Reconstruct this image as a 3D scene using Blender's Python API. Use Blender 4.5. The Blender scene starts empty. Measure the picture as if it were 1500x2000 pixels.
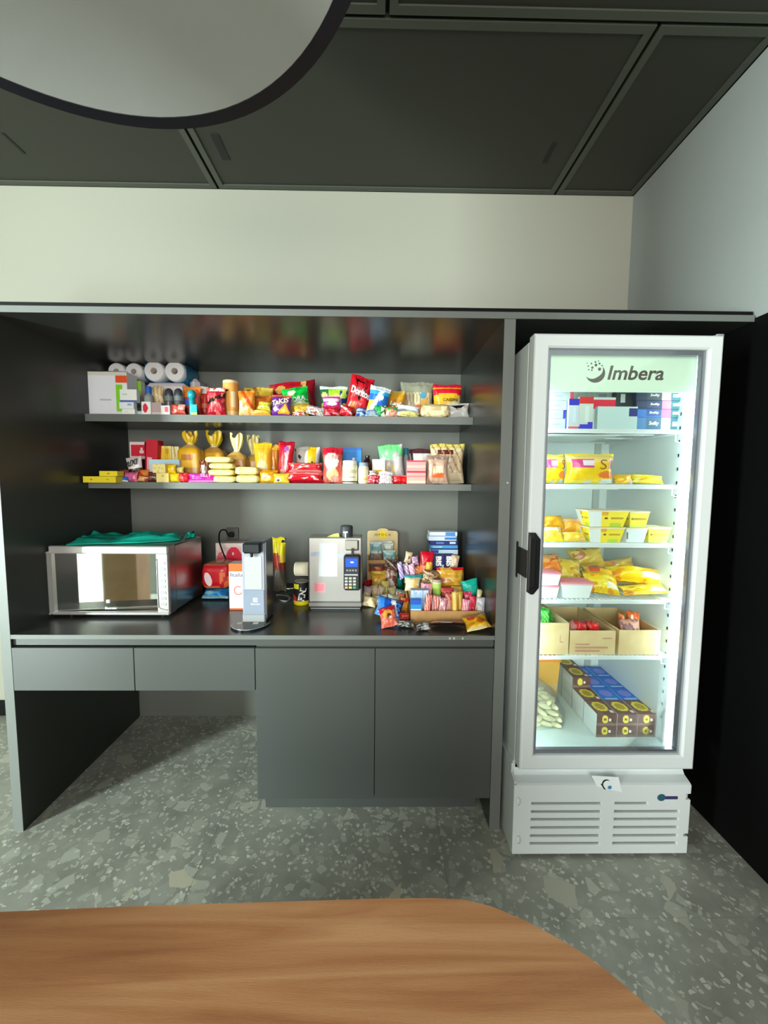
import bpy, math, random
import numpy as np
from mathutils import Matrix, Vector, noise

# ------------------------------------------------------------------ camera
F, PITCH, YAW, ROLL, CAMZ = 792.5, 0.0801, 0.0139, 0.0075, 1.42
sc = bpy.context.scene
col = sc.collection
_fw = Vector((math.sin(YAW)*math.cos(PITCH), math.cos(YAW)*math.cos(PITCH), -math.sin(PITCH)))
_r = Vector((math.cos(YAW), -math.sin(YAW), 0)); _u = _r.cross(_fw)
_rr = _r*math.cos(ROLL) + _u*math.sin(ROLL); _uu = -_r*math.sin(ROLL) + _u*math.cos(ROLL)
cd = bpy.data.cameras.new('camera'); cam = bpy.data.objects.new('camera', cd); col.objects.link(cam)
cd.sensor_fit = 'VERTICAL'; cd.sensor_height = 24.0; cd.lens = F/2000*24.0; cd.clip_start = .02
M3 = Matrix((_rr, _uu, -_fw)).transposed()
cam.matrix_world = Matrix.Translation((0, 0, CAMZ)) @ M3.to_4x4()
sc.camera = cam
vs = sc.view_settings
vs.view_transform = 'Standard'; vs.look = 'None'; vs.gamma = 1.0; vs.use_curve_mapping = False
vs.exposure = 0.08

def U(px, py, Y=None, z=None, x=None):
    d = _fw + _rr*((px-750)/F) - _uu*((py-1000)/F)
    o = Vector((0, 0, CAMZ))
    if Y is not None: t = Y/d.y
    elif z is not None: t = (z-CAMZ)/d.z
    else: t = x/d.x
    return o + d*t

# ------------------------------------------------------------------ world, daylight and added fill
w = bpy.data.worlds.new('world'); sc.world = w; w.use_nodes = True
bg = w.node_tree.nodes['Background']; bg.inputs[0].default_value = (.80, .90, 1.0, 1); bg.inputs[1].default_value = 1.0
def area(name, loc, rot, sx, sy, power, colr):
    l = bpy.data.lights.new(name, 'AREA'); l.shape = 'RECTANGLE'; l.size = sx; l.size_y = sy
    l.energy = power; l.color = colr
    o = bpy.data.objects.new(name, l); col.objects.link(o); o.location = loc; o.rotation_euler = rot
    return o
XWL, YR = -4.3, -3.1           # far left wall, wall behind the camera
area('daylight_side_window', (XWL+.03, -1.775, 1.36), (0, math.radians(-90), 0), 2.6, .75, 600, (.85, 1.0, .96))
area('fill_rear', (-.4, YR+.03, 1.67), (math.radians(90), 0, 0), 2.9, 1.75, 140, (1.0, .98, .92))  # added fill behind the camera, brightens the fronts and shelves

# ------------------------------------------------------------------ helpers
def S(h):
    h = h.lstrip('#'); c = [int(h[i:i+2], 16)/255 for i in (0, 2, 4)]
    return tuple(x/12.92 if x <= .04045 else ((x+.055)/1.055)**2.4 for x in c)
MATS = {}
def mat(name, color='808080', rough=.5, metal=0, spec=.5, emit=None, estr=0, attr=False, bump=None, alpha=1.0, coat=0, noise_c=None, trans=0, ior=1.45):
    if name in MATS: return MATS[name]
    m = bpy.data.materials.new(name); m.use_nodes = True; nt = m.node_tree; b = nt.nodes['Principled BSDF']
    c = S(color) if isinstance(color, str) else color
    b.inputs['Base Color'].default_value = (*c, 1); b.inputs['Roughness'].default_value = rough
    b.inputs['Metallic'].default_value = metal; b.inputs['Specular IOR Level'].default_value = spec
    b.inputs['Coat Weight'].default_value = coat; b.inputs['Alpha'].default_value = alpha
    b.inputs['Transmission Weight'].default_value = trans; b.inputs['IOR'].default_value = ior
    if emit: b.inputs['Emission Color'].default_value = (*S(emit), 1); b.inputs['Emission Strength'].default_value = estr
    src = None
    if attr:
        a = nt.nodes.new('ShaderNodeAttribute'); a.attribute_name = 'print'; src = a.outputs['Color']
        nt.links.new(src, b.inputs['Base Color'])
    if noise_c:   # (scale, low colour, high colour)
        tc = nt.nodes.new('ShaderNodeTexCoord'); n = nt.nodes.new('ShaderNodeTexNoise'); n.inputs['Scale'].default_value = noise_c[0]; n.inputs['Detail'].default_value = 5
        r = nt.nodes.new('ShaderNodeValToRGB'); r.color_ramp.elements[0].position = .3; r.color_ramp.elements[1].position = .7
        r.color_ramp.elements[0].color = (*S(noise_c[1]), 1); r.color_ramp.elements[1].color = (*S(noise_c[2]), 1)
        nt.links.new(tc.outputs['Object'], n.inputs['Vector']); nt.links.new(n.outputs['Fac'], r.inputs['Fac']); nt.links.new(r.outputs['Color'], b.inputs['Base Color'])
    if bump:      # (scale, strength, distance)
        tc = nt.nodes.new('ShaderNodeTexCoord'); n = nt.nodes.new('ShaderNodeTexNoise'); n.inputs['Scale'].default_value = bump[0]; n.inputs['Detail'].default_value = 3
        bp = nt.nodes.new('ShaderNodeBump'); bp.inputs['Strength'].default_value = bump[1]; bp.inputs['Distance'].default_value = bump[2]
        nt.links.new(tc.outputs['Object'], n.inputs['Vector']); nt.links.new(n.outputs['Fac'], bp.inputs['Height']); nt.links.new(bp.outputs['Normal'], b.inputs['Normal'])
    MATS[name] = m
    return m
def thin_glass(name, tint=(1, 1, 1), refl=.5):
    m = bpy.data.materials.new(name); m.use_nodes = True; nt = m.node_tree; nt.nodes.clear()
    o = nt.nodes.new('ShaderNodeOutputMaterial'); t = nt.nodes.new('ShaderNodeBsdfTransparent'); g = nt.nodes.new('ShaderNodeBsdfGlossy')
    f = nt.nodes.new('ShaderNodeFresnel'); f.inputs[0].default_value = 1.45; mx = nt.nodes.new('ShaderNodeMixShader'); mu = nt.nodes.new('ShaderNodeMath'); mu.operation = 'MULTIPLY'; mu.inputs[1].default_value = refl
    t.inputs[0].default_value = (*tint, 1); g.inputs['Roughness'].default_value = .02
    nt.links.new(f.outputs[0], mu.inputs[0]); nt.links.new(mu.outputs[0], mx.inputs[0]); nt.links.new(t.outputs[0], mx.inputs[1]); nt.links.new(g.outputs[0], mx.inputs[2]); nt.links.new(mx.outputs[0], o.inputs[0])
    MATS[name] = m
    return m

def film_mat(name, fac=.14, tint=(.985, .99, .98)):
    m = bpy.data.materials.new(name); m.use_nodes = True; nt = m.node_tree; nt.nodes.clear()
    o = nt.nodes.new('ShaderNodeOutputMaterial'); t = nt.nodes.new('ShaderNodeBsdfTransparent'); t.inputs[0].default_value = (*tint, 1)
    p = nt.nodes.new('ShaderNodeBsdfPrincipled'); p.inputs['Roughness'].default_value = .15; p.inputs['Base Color'].default_value = (.9, .92, .9, 1)
    mx = nt.nodes.new('ShaderNodeMixShader'); mx.inputs[0].default_value = fac
    nt.links.new(t.outputs[0], mx.inputs[1]); nt.links.new(p.outputs[0], mx.inputs[2]); nt.links.new(mx.outputs[0], o.inputs[0])
    MATS[name] = m; return m

lam = mat('dark_laminate', '4b4e4c', .34, bump=(300, .06, .0005))
lam_in = mat('shaded_laminate_gloss', '363835', .27, bump=(9, .04, .002))  # same laminate, darker: shade on the alcove sides put into its colour
black = mat('black_board', '060606', .6, spec=.2)
wallw = mat('white_paint', 'a8a699', .75, bump=(120, .05, .001))
wallc = mat('white_paint_cool', 'a4aaa8', .75, bump=(120, .05, .001))
white = mat('white_plastic', 'd6dbdb', .35)
whitemetal = mat('white_enamel', 'dfe6e6', .3)
steel = mat('brushed_steel', 'b9b4b0', .28, metal=1, bump=(90, .03, .001))
silver = mat('silver_plastic', 'b8bcc0', .3, metal=.6)
blackp = mat('black_plastic', '101112', .35)
greyp = mat('grey_plastic', '8d9296', .4)
card = mat('cardboard', 'c79a62', .8, noise_c=(14, 'b98a55', 'd3a56b'))
cardp = mat('pale_cardboard', 'dcc08c', .8, noise_c=(14, 'd6b884', 'e6cf9e'))
PF = mat('printed_film', rough=.30, attr=True, coat=.25, bump=(55, .25, .002))
PC = mat('printed_card', rough=.55, attr=True)
PM = mat('printed_matt', rough=.75, attr=True)
ink_w = mat('ink_white', 'f2f2ee', .5); ink_k = mat('ink_black', '17161a', .5); ink_r = mat('ink_red', 'c81a24', .5)
ink_g = mat('ink_grey', '6a625c', .5); ink_b = mat('ink_blue', '2b3f8c', .5); ink_y = mat('ink_yellow', 'f0c818', .5)

def tag(o, label=None, cat=None, group=None, kind=None):
    if label: o['label'] = label
    if cat: o['category'] = cat
    if group: o['group'] = group
    if kind: o['kind'] = kind
    return o
def empty(name, loc=(0, 0, 0), label=None, cat=None, group=None, kind=None):
    o = bpy.data.objects.new(name, None); col.objects.link(o); o.location = loc
    return tag(o, label, cat, group, kind)
def mk(name, verts, faces, m, parent=None, cols=None, smooth=False, origin=None, mats=None, midx=None):
    """verts in world space; the object's origin is put at 'origin' (default: base centre)"""
    v = np.asarray(verts, float)
    if origin is None:
        origin = ((v[:, 0].min()+v[:, 0].max())/2, (v[:, 1].min()+v[:, 1].max())/2, v[:, 2].min())
    origin = np.asarray(origin, float)
    me = bpy.data.meshes.new(name); me.from_pydata((v-origin).tolist(), [], faces)
    if mats:
        for x in mats: me.materials.append(x)
        me.polygons.foreach_set('material_index', midx)
    else: me.materials.append(m)
    if smooth: me.polygons.foreach_set('use_smooth', [True]*len(me.polygons))
    if cols is not None:
        ca = me.color_attributes.new('print', 'FLOAT_COLOR', 'CORNER')
        arr = np.ones((len(me.loops), 4), np.float32); k = 0
        for p, c in zip(me.polygons, cols):
            arr[k:k+p.loop_total, :3] = c; k += p.loop_total
        ca.data.foreach_set('color', arr.ravel())
    me.update()
    o = bpy.data.objects.new(name, me); col.objects.link(o)
    if parent:
        o.parent = parent; o.location = Vector(origin) - _worldloc(parent)
    else: o.location = origin
    return o
def _worldloc(o):
    l = o.location.copy()
    while o.parent: o = o.parent; l += o.location
    return l
def boxv(x0, x1, y0, y1, z0, z1, b=0.0):
    """box, optionally with chamfered edges"""
    if b <= 0:
        V = [(x0,y0,z0),(x1,y0,z0),(x1,y1,z0),(x0,y1,z0),(x0,y0,z1),(x1,y0,z1),(x1,y1,z1),(x0,y1,z1)]
        return V, [(0,3,2,1),(4,5,6,7),(0,1,5,4),(1,2,6,5),(2,3,7,6),(3,0,4,7)]
    b = min(b, (x1-x0)*.45, (y1-y0)*.45, (z1-z0)*.45)
    V = []; idx = {}
    for i, sx in enumerate((x0, x1)):
        for j, sy in enumerate((y0, y1)):
            for k, sz in enumerate((z0, z1)):
                dx = b if i == 0 else -b; dy = b if j == 0 else -b; dz = b if k == 0 else -b
                idx[i,j,k,0] = len(V); V.append((sx, sy+dy, sz+dz))
                idx[i,j,k,1] = len(V); V.append((sx+dx, sy, sz+dz))
                idx[i,j,k,2] = len(V); V.append((sx+dx, sy+dy, sz))
    Fc = []
    for i in (0, 1):
        f = [idx[i,0,0,0], idx[i,1,0,0], idx[i,1,1,0], idx[i,0,1,0]]; Fc.append(f if i else f[::-1])
        f = [idx[0,i,0,1], idx[1,i,0,1], idx[1,i,1,1], idx[0,i,1,1]]; Fc.append(f[::-1] if i else f)
        f = [idx[0,0,i,2], idx[1,0,i,2], idx[1,1,i,2], idx[0,1,i,2]]; Fc.append(f if i else f[::-1])
    for a in (0, 1):
        for c in (0, 1):
            Fc.append([idx[a,c,0,0], idx[a,c,1,0], idx[a,c,1,1], idx[a,c,0,1]])
            Fc.append([idx[a,0,c,0], idx[a,1,c,0], idx[a,1,c,2], idx[a,0,c,2]])
            Fc.append([idx[0,a,c,1], idx[1,a,c,1], idx[1,a,c,2], idx[0,a,c,2]])
            for e in (0, 1): Fc.append([idx[a,c,e,0], idx[a,c,e,1], idx[a,c,e,2]])
    # fix windings
    cen = np.array([(x0+x1)/2, (y0+y1)/2, (z0+z1)/2]); Va = np.array(V); out = []
    for f in Fc:
        p = Va[f]; n = np.cross(p[1]-p[0], p[2]-p[0])
        out.append(f if np.dot(n, p.mean(0)-cen) > 0 else f[::-1])
    return V, out
def box(name, x0, x1, y0, y1, z0, z1, m, parent=None, b=0.0):
    V, Fc = boxv(x0, x1, y0, y1, z0, z1, b)
    return mk(name, V, Fc, m, parent)
def prism(name, pts, axis, a0, a1, m, parent=None, smooth=False):
    """polygon extruded along axis; pts are the two other coordinates in order x,y / x,z / y,z"""
    n = len(pts); V = []
    for a in (a0, a1):
        for p in pts:
            V.append({'x': (a, p[0], p[1]), 'y': (p[0], a, p[1]), 'z': (p[0], p[1], a)}[axis])
    Fc = [list(range(n))[::-1], list(range(n, 2*n))] + [[i, (i+1) % n, n+(i+1) % n, n+i] for i in range(n)]
    Va = np.array(V); cen = Va.mean(0)
    o = mk(name, V, Fc, m, parent)
    import bmesh
    bm = bmesh.new(); bm.from_mesh(o.data); bmesh.ops.recalc_face_normals(bm, faces=bm.faces); bm.to_mesh(o.data); bm.free()
    return o
def lathev(prof, cx, cy, z0, n=28, ring=False):
    V = []; Fc = []
    for r, z in prof:
        for k in range(n):
            a = 2*math.pi*k/n; V.append((cx+r*math.cos(a), cy+r*math.sin(a), z0+z))
    for i in range(len(prof)-1):
        for k in range(n):
            Fc.append((i*n+k, i*n+(k+1) % n, (i+1)*n+(k+1) % n, (i+1)*n+k))
    if ring: Fc += [((len(prof)-1)*n+k, (len(prof)-1)*n+(k+1) % n, (k+1) % n, k) for k in range(n)]
    else: Fc.append(tuple(range(n))[::-1]); Fc.append(tuple((len(prof)-1)*n+k for k in range(n)))
    return V, Fc
def lathe(name, prof, cx, cy, z0, m, parent=None, n=28, cols=None, ring=False):
    V, Fc = lathev(prof, cx, cy, z0, n, ring)
    cc = None
    if cols:
        cc = [cols[min(i, len(cols)-1)] for i in range(len(prof)-1) for _ in range(n)] + [cols[0], cols[-1]]
    o = mk(name, V, Fc, m, parent, cols=cc, smooth=True)
    _autosmooth(o); return o
def _autosmooth(o):
    o.data.set_sharp_from_angle(angle=math.radians(40))
def tube(name, pts, r, m, parent=None, n=8, closed=False):
    P = [Vector(p) for p in pts]; V = []; Fc = []; up = Vector((0, 0, 1)); N = len(P)
    for i, p in enumerate(P):
        t = (P[min(i+1, N-1)]-P[max(i-1, 0)]).normalized()
        a = t.cross(up)
        if a.length < 1e-3: a = t.cross(Vector((1, 0, 0)))
        a.normalize(); b = a.cross(t)
        for k in range(n):
            an = 2*math.pi*k/n; V.append(tuple(p+a*(r*math.cos(an))+b*(r*math.sin(an))))
    for i in range(N-1):
        for k in range(n): Fc.append((i*n+k, i*n+(k+1) % n, (i+1)*n+(k+1) % n, (i+1)*n+k))
    Fc += [tuple(range(n))[::-1], tuple((N-1)*n+k for k in range(n))]
    return mk(name, V, Fc, m, parent, smooth=True)
def smooth_path(pts, n=8):
    out = []; P = [Vector(p) for p in pts]
    for i in range(len(P)-1):
        p0, p1, p2, p3 = P[max(i-1, 0)], P[i], P[i+1], P[min(i+2, len(P)-1)]
        for k in range(n):
            t = k/n
            out.append(.5*((2*p1)+(p2-p0)*t+(2*p0-5*p1+4*p2-p3)*t*t+(3*p1-p0-3*p2+p3)*t**3))
    return out + [P[-1]]
_TXT = {}
def textmesh(s, shear=0, bold=0.0):
    key = (s, shear, bold)
    if key not in _TXT:
        c = bpy.data.curves.new('lettering_curve', 'FONT'); c.body = s; c.shear = shear; c.offset = bold; c.resolution_u = 3
        o = bpy.data.objects.new('lettering_tmp', c); col.objects.link(o)
        bpy.context.view_layer.update()
        me = bpy.data.meshes.new_from_object(o.evaluated_get(bpy.context.evaluated_depsgraph_get()))
        V = np.array([v.co[:2] for v in me.vertices]); Fc = [tuple(p.vertices) for p in me.polygons]
        bpy.data.objects.remove(o); bpy.data.meshes.remove(me); bpy.data.curves.remove(c)
        mn, mx = V.min(0), V.max(0)
        _TXT[key] = ((V-mn)/(mx-mn), Fc)
    return _TXT[key]
def text_on(parent, s, fn, m, name='lettering', shear=0, bold=.0, rot=0):
    """fn maps (0..1,0..1) of the text's own box to a world point"""
    V, Fc = textmesh(s, shear, bold)
    return mk(name, [tuple(fn(a, b)) for a, b in V], Fc, m, parent)
def quad_fn(p00, p10, p01):
    p00, p10, p01 = Vector(p00), Vector(p10), Vector(p01)
    return lambda a, b: p00 + (p10-p00)*a + (p01-p00)*b
# ================================================================== structure
XL, XR, DF, DB, DS, XW, ZT, ZCL = -1.4166, .4601, 1.54, 2.345, 2.003, 1.396, 2.013, 2.99
PT = .037; XRO = XR+.042
ZC = U(490, 1241, Y=DF).z                       # worktop level
ZTT = U(600, 600.5, Y=DF).z                     # top of the joinery
# floor: large stone-look tiles with fine joints
def floor_mat():
    m = bpy.data.materials.new('terrazzo_tile'); m.use_nodes = True; nt = m.node_tree; b = nt.nodes['Principled BSDF']; L = nt.links.new
    tc = nt.nodes.new('ShaderNodeNewGeometry')
    base = nt.nodes.new('ShaderNodeTexNoise'); base.inputs['Scale'].default_value = 7; base.inputs['Detail'].default_value = 6
    L(tc.outputs['Position'], base.inputs['Vector'])
    r0 = nt.nodes.new('ShaderNodeValToRGB'); r0.color_ramp.elements[0].position = .3; r0.color_ramp.elements[1].position = .75
    r0.color_ramp.elements[0].color = (*S('8b8c82'), 1); r0.color_ramp.elements[1].color = (*S('a9aa9e'), 1)
    L(base.outputs['Fac'], r0.inputs['Fac']); cur = r0.outputs['Color']
    warp = nt.nodes.new('ShaderNodeTexNoise'); warp.inputs['Scale'].default_value = 30; L(tc.outputs['Position'], warp.inputs['Vector'])
    wm = nt.nodes.new('ShaderNodeMix'); wm.data_type = 'VECTOR'; wm.inputs['Factor'].default_value = .012
    L(tc.outputs['Position'], wm.inputs[4]); L(warp.outputs['Color'], wm.inputs[5])
    for sc_, thr, sel, c1, c2 in ((17, .10, .76, 'bcbdae', '9a9c92'), (36, .10, .78, 'bcbeb0', '9c9f94'), (75, .09, .80, 'd2d4c6', 'acafa3'), (9, .14, .93, 'c4bfa9', 'aaad9f')):
        v = nt.nodes.new('ShaderNodeTexVoronoi'); v.inputs['Scale'].default_value = sc_; L(wm.outputs[1], v.inputs['Vector'])
        ve = nt.nodes.new('ShaderNodeTexVoronoi'); ve.feature = 'DISTANCE_TO_EDGE'; ve.inputs['Scale'].default_value = sc_; L(wm.outputs[1], ve.inputs['Vector'])
        sep = nt.nodes.new('ShaderNodeSeparateColor'); L(v.outputs['Color'], sep.inputs[0])
        lt = nt.nodes.new('ShaderNodeMath'); lt.operation = 'GREATER_THAN'; lt.inputs[1].default_value = thr; L(ve.outputs['Distance'], lt.inputs[0])
        gt = nt.nodes.new('ShaderNodeMath'); gt.operation = 'GREATER_THAN'; gt.inputs[1].default_value = sel; L(sep.outputs[0], gt.inputs[0])
        mu = nt.nodes.new('ShaderNodeMath'); mu.operation = 'MULTIPLY'; L(lt.outputs[0], mu.inputs[0]); L(gt.outputs[0], mu.inputs[1])
        chip = nt.nodes.new('ShaderNodeMix'); chip.data_type = 'RGBA'; chip.inputs[6].default_value = (*S(c1), 1); chip.inputs[7].default_value = (*S(c2), 1); L(sep.outputs[1], chip.inputs[0])
        mx = nt.nodes.new('ShaderNodeMix'); mx.data_type = 'RGBA'; L(mu.outputs[0], mx.inputs[0]); L(cur, mx.inputs[6]); L(chip.outputs[2], mx.inputs[7]); cur = mx.outputs[2]
    L(cur, b.inputs['Base Color']); b.inputs['Roughness'].default_value = .33
    rr = nt.nodes.new('ShaderNodeMapRange'); rr.inputs[3].default_value = .26; rr.inputs[4].default_value = .46; L(base.outputs['Fac'], rr.inputs[0]); L(rr.outputs[0], b.inputs['Roughness'])
    return m
fm = floor_mat()
fl = box('floor', XWL-.1, XW+.1, YR-.1, DB+.1, -.06, -.0015, mat('grout', '84867c', .8)); tag(fl, kind='structure')
yj = U(400, 1448, z=0).y; xj = U(870, 1700, z=0).x; TP = .90
i0 = math.floor((XWL-xj)/TP); i1 = math.ceil((XW-xj)/TP); j0 = math.floor((YR-yj)/TP); j1 = math.ceil((DB-yj)/TP)
for i in range(i0, i1):
    for j in range(j0, j1):
        xa, xb = max(xj+i*TP, XWL), min(xj+(i+1)*TP, XW); ya, yb = max(yj+j*TP, YR), min(yj+(j+1)*TP, DB)
        if xb-xa < .02 or yb-ya < .02: continue
        box('floor_tile', xa+.0004, xb-.0004, ya+.0004, yb-.0004, -.0015, 0, fm, fl)
# walls
tag(box('wall_back', XWL-.1, XW+.1, DB+.012, DB+.12, 0, ZCL, wallw), kind='structure')
wr = tag(box('wall_right', XW+.002, XW+.1, YR, DB+.012, 0, ZCL, wallc), kind='structure')
box('cladding_panel', XW-.008, XW+.002, YR, DB, 0, ZT+.012, black, wr)
def wall_with_hole(name, axis, at, th, a0, a1, h0, h1, b0, b1, c0, c1, m):
    o = empty(name, (0, 0, 0), kind='structure')
    for n_, p0, p1, q0, q1 in (('wall_face', a0, b0, h0, h1), ('wall_face', b1, a1, h0, h1), ('wall_face', b0, b1, h0, c0), ('wall_face', b0, b1, c1, h1)):
        if axis == 'x': box(n_, at-th, at, p0, p1, q0, q1, m, o)
        else: box(n_, p0, p1, at-th, at, q0, q1, m, o)
    return o
wall_with_hole('wall_left', 'x', XWL, .12, YR, DB+.012, 0, ZCL, -2.45, -1.1, .02, 2.75, wallw)
wall_with_hole('wall_rear', 'y', YR, .12, XWL-.1, XW+.1, 0, ZCL, -1.9, 1.1, .75, 2.6, wallw)
winframe = mat('dark_window_frame', '3a3531', .5); pane_m = thin_glass('window_glass', (.97, 1, .98), .6)
wn = empty('window_1', (XWL-.06, -1.775, .02), kind='structure')
for k in range(3): box('window_frame', XWL-.09, XWL-.03, -2.45+k*.65, -2.40+k*.65, .02, 2.75, winframe, wn)
for k in range(2):
    box('window_frame', XWL-.09, XWL-.03, -2.45, -1.1, .02+k*2.68, .07+k*2.68, winframe, wn)
    box('window_pane', XWL-.065, XWL-.06, -2.40+k*.65, -1.80+k*.65, .07, 2.7, pane_m, wn)
wn = empty('added_unseen_window', (-.5, YR-.06, .75), kind='structure')  # unseen window, invented to go with the rear fill
for k in range(5): box('window_frame', -1.9+k*.7375, -1.85+k*.7375, YR-.09, YR-.03, .75, 2.6, winframe, wn)  # frame of the added unseen window, here and on the next line
for k in range(2): box('window_frame', -1.9, 1.1, YR-.09, YR-.03, .75+k*1.8, .8+k*1.8, winframe, wn)
for k in range(4): box('window_pane', -1.85+k*.7375, -1.1625+k*.7375, YR-.065, YR-.06, .8, 2.55, pane_m, wn)  # panes of the added unseen window
# what the microwave door mirrors: a timber pier, a pale door and a dark door across the room
YP = -1.6
tag(box('unseen_timber_pier', -1.98, -1.72, -.22, .06, 0, ZCL-.004, mat('unseen_pier_timber', 'cfa57c', .6, noise_c=(5, 'c49a70', 'dcb58c'))), kind='structure')  # unseen timber pier, also placed to shade the floor and cabinet doors
d1 = empty('door_1', (-2.26, YP, 0), kind='structure'); box('door_leaf', -2.40, -2.125, YP-.25, YP-.02, 0, ZCL-.01, wallc, d1); box('door_handle', -2.20, -2.18, YP-.02, YP+.01, .55, .7, silver, d1)
d2 = empty('door_2', (-1.9, YP, 0), kind='structure'); box('door_leaf', -2.12, -1.64, YP-.25, YP-.02, 0, ZCL-.01, blackp, d2); box('door_handle', -2.06, -2.04, YP-.02, YP+.01, .55, .7, silver, d2)
tag(box('baseboard_back', XWL, XL-PT, DB-.003, DB+.012, 0, .09, black), kind='structure')
# ceiling of dark metal panels with seams
ceilm = mat('ceiling_metal', '34352d', .55, bump=(900, .25, .001)); ceilr = mat('ceiling_rail', '4d5047', .5)
ce = tag(box('ceiling', XWL-.1, XW+.1, YR-.1, DB+.12, ZCL+.02, ZCL+.1, mat('ceiling_void', '0a0a09', .9)), kind='structure')
sA = U(1092, 366, z=ZCL).x; sC = U(420, 356, z=ZCL).x; yT = U(1000, 38, z=ZCL).y; pw = sA-sC
cx0 = [XWL, sC-pw, sC, sA, XW]; cyr = [(yT, DB+.012)]; y = yT
while y > YR: cyr.append((max(y-.95, YR), y)); y -= .95
for r_, (ya, yb) in enumerate(cyr):
    sh = 0 if r_ % 2 == 0 else U(757, 8, z=ZCL).x-sC
    xs = sorted({XWL, XW} | {v+sh for v in (sC-2*pw, sC-pw, sC, sA, sA+pw) if XWL+.05 < v+sh < XW-.05})
    for xa, xb in zip(xs[:-1], xs[1:]):
        # each panel: a shallow tray with a raised border
        g = .007; p = box('ceiling_panel', xa+g, xb-g, ya+g, yb-g, ZCL+.004, ZCL+.02, ceilm, ce)
        for (a, b_, c, d) in ((xa+g, xb-g, ya+g, ya+g+.028), (xa+g, xb-g, yb-g-.028, yb-g), (xa+g, xa+g+.028, ya+g+.028, yb-g-.028), (xb-g-.028, xb-g, ya+g+.028, yb-g-.028)):
            box('panel_rim', a, b_, c, d, ZCL-.002, ZCL+.004, ceilr, p)
def slit(px0, py0, px1, py1):
    a, b = U(px0, py0, z=ZCL+.003), U(px1, py1, z=ZCL+.003)
    box('ceiling_slot', min(a.x, b.x)-.006, max(a.x, b.x)+.006, min(a.y, b.y), max(a.y, b.y), ZCL+.0015, ZCL+.0045, mat('ceiling_slot', '1c1d19', .6), ce)
slit(424, 262, 437, 312); slit(1062, 318, 1086, 280); slit(4, 260, 48, 300)

# ------------------------------------------------------------------ joinery
tape = mat('lit_edge_laminate', '6c706c', .38)  # same laminate, lighter: light on the front edges put into the colour
al = empty('shelving_alcove', (XL, DF, 0), 'dark grey laminate built-in alcove framing the snack shelves and the fridge bay', 'alcove')
lp = box('side_panel', XL-PT, XL, DF+.002, DB+.01, 0, ZT, lam_in, al)
rp = box('side_panel', XR, XRO, DF+.002, DB+.01, 0, ZT, lam_in, al)
box('lit_edge_strip', XL-PT, XL, DF, DF+.002, 0, ZT, tape, lp); box('lit_edge_strip', XR, XRO, DF, DF+.002, 0, ZT, tape, rp)  # tape is the lighter laminate with light put into its colour
sw = U(991, 943, Y=DF); V_, F_ = lathev([(.004, 0), (.004, .002)], 0, 0, 0, 10)
mk('screw_cap', [(sw.x+a, DF-c, sw.z+b) for a, b, c in V_], F_, silver, rp)
box('top_panel', XL-PT-.7, XW-.008, DF, DB+.012, ZT, ZTT-.006, lam_in, al)
box('lit_edge_trim', XL-PT-.7, XW-.008, DF-.004, DF, ZT-.0005, ZTT-.008, tape, al)
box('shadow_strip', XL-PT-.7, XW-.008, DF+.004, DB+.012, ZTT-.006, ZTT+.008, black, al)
box('back_panel', XL, XR, DB-.006, DB+.011, 0, ZT, mat('back_laminate', '6e716a', .5), al)
box('back_panel', XRO, XW-.008, DB-.006, DB+.011, 0, ZT, black, al)
# worktop
wt = empty('worktop', (XL, DF, ZC), 'long dark grey laminate worktop carrying the microwave and the card terminal', 'worktop')
zf0 = U(490, 1249, Y=DF).z; zf1 = U(490, 1263, Y=DF).z
box('slab', XL+.001, XR-.001, DF+.002, DB-.006, zf0, ZC, lam_in, wt)
box('lit_edge_strip', XL+.001, XR-.001, DF, DF+.002, zf0, ZC, tape, wt)
box('under_rail', XL+.001, XR-.001, DF+.012, DF+.03, zf1, zf0, lam, wt)
# drawers and base cabinet
zd1 = U(370, 1266, Y=DF).z; zd0 = U(370, 1349, Y=DF).z; q = (XR-XL)/4
for k, lb in ((0, 'handleless grey drawer front under the microwave, at the open left end'), (1, 'handleless grey drawer front beneath the water purifier, next to the cabinet')):
    d = empty('drawer_unit', (XL+(k+.5)*q, DF, zd0), lb, 'drawer')
    x0, x1 = XL+k*q+.0015, XL+(k+1)*q-.0015
    box('drawer_front', x0, x1, DF, DF+.018, zd0, zd1, lam, d, .0008)
    box('drawer_box', x0+.006, x1-.006, DF+.0185, DF+.5, zd0+.01, zd1-.004, black, d)
cb = empty('base_cabinet', (XL+3*q, DF, 0), 'dark grey two-door base cabinet with recessed plinth below the snack pile', 'cabinet')
zb0 = U(620, 1560, Y=DF).z
for k in (2, 3): box('door', XL+k*q+.0015, XL+(k+1)*q-.0015, DF, DF+.018, zb0, zd1, lam, cb, .0008)
box('carcass', XL+2*q+.001, XR-.001, DF+.0185, DB-.007, zb0, zf1, lam, cb)
pk = U(519, 1577, z=0)
box('plinth', pk.x, XR-.03, pk.y, pk.y+.016, 0, zb0, lam, cb)
box('plinth', pk.x, pk.x+.016, pk.y+.016, DB-.01, 0, zb0, lam, cb)
# wall shelves
Z1 = U(540, 811.5, Y=DS).z; Z1b = U(540, 826, Y=DS).z; Z2 = U(540, 943.5, Y=DS).z; Z2b = U(540, 956, Y=DS).z
for za, zb, lb in ((Z1b, Z1, 'upper dark laminate wall shelf holding toilet rolls and chip bags'), (Z2b, Z2, 'lower dark laminate wall shelf holding bread bags and pouches')):
    s = empty('wall_shelf', (0, DS, za), lb, 'shelf')
    box('shelf_board', XL+.001, XR-.001, DS+.002, DB-.006, za, zb, lam_in, s)
    box('lit_edge_strip', XL+.001, XR-.001, DS, DS+.002, za, zb, tape, s)

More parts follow.
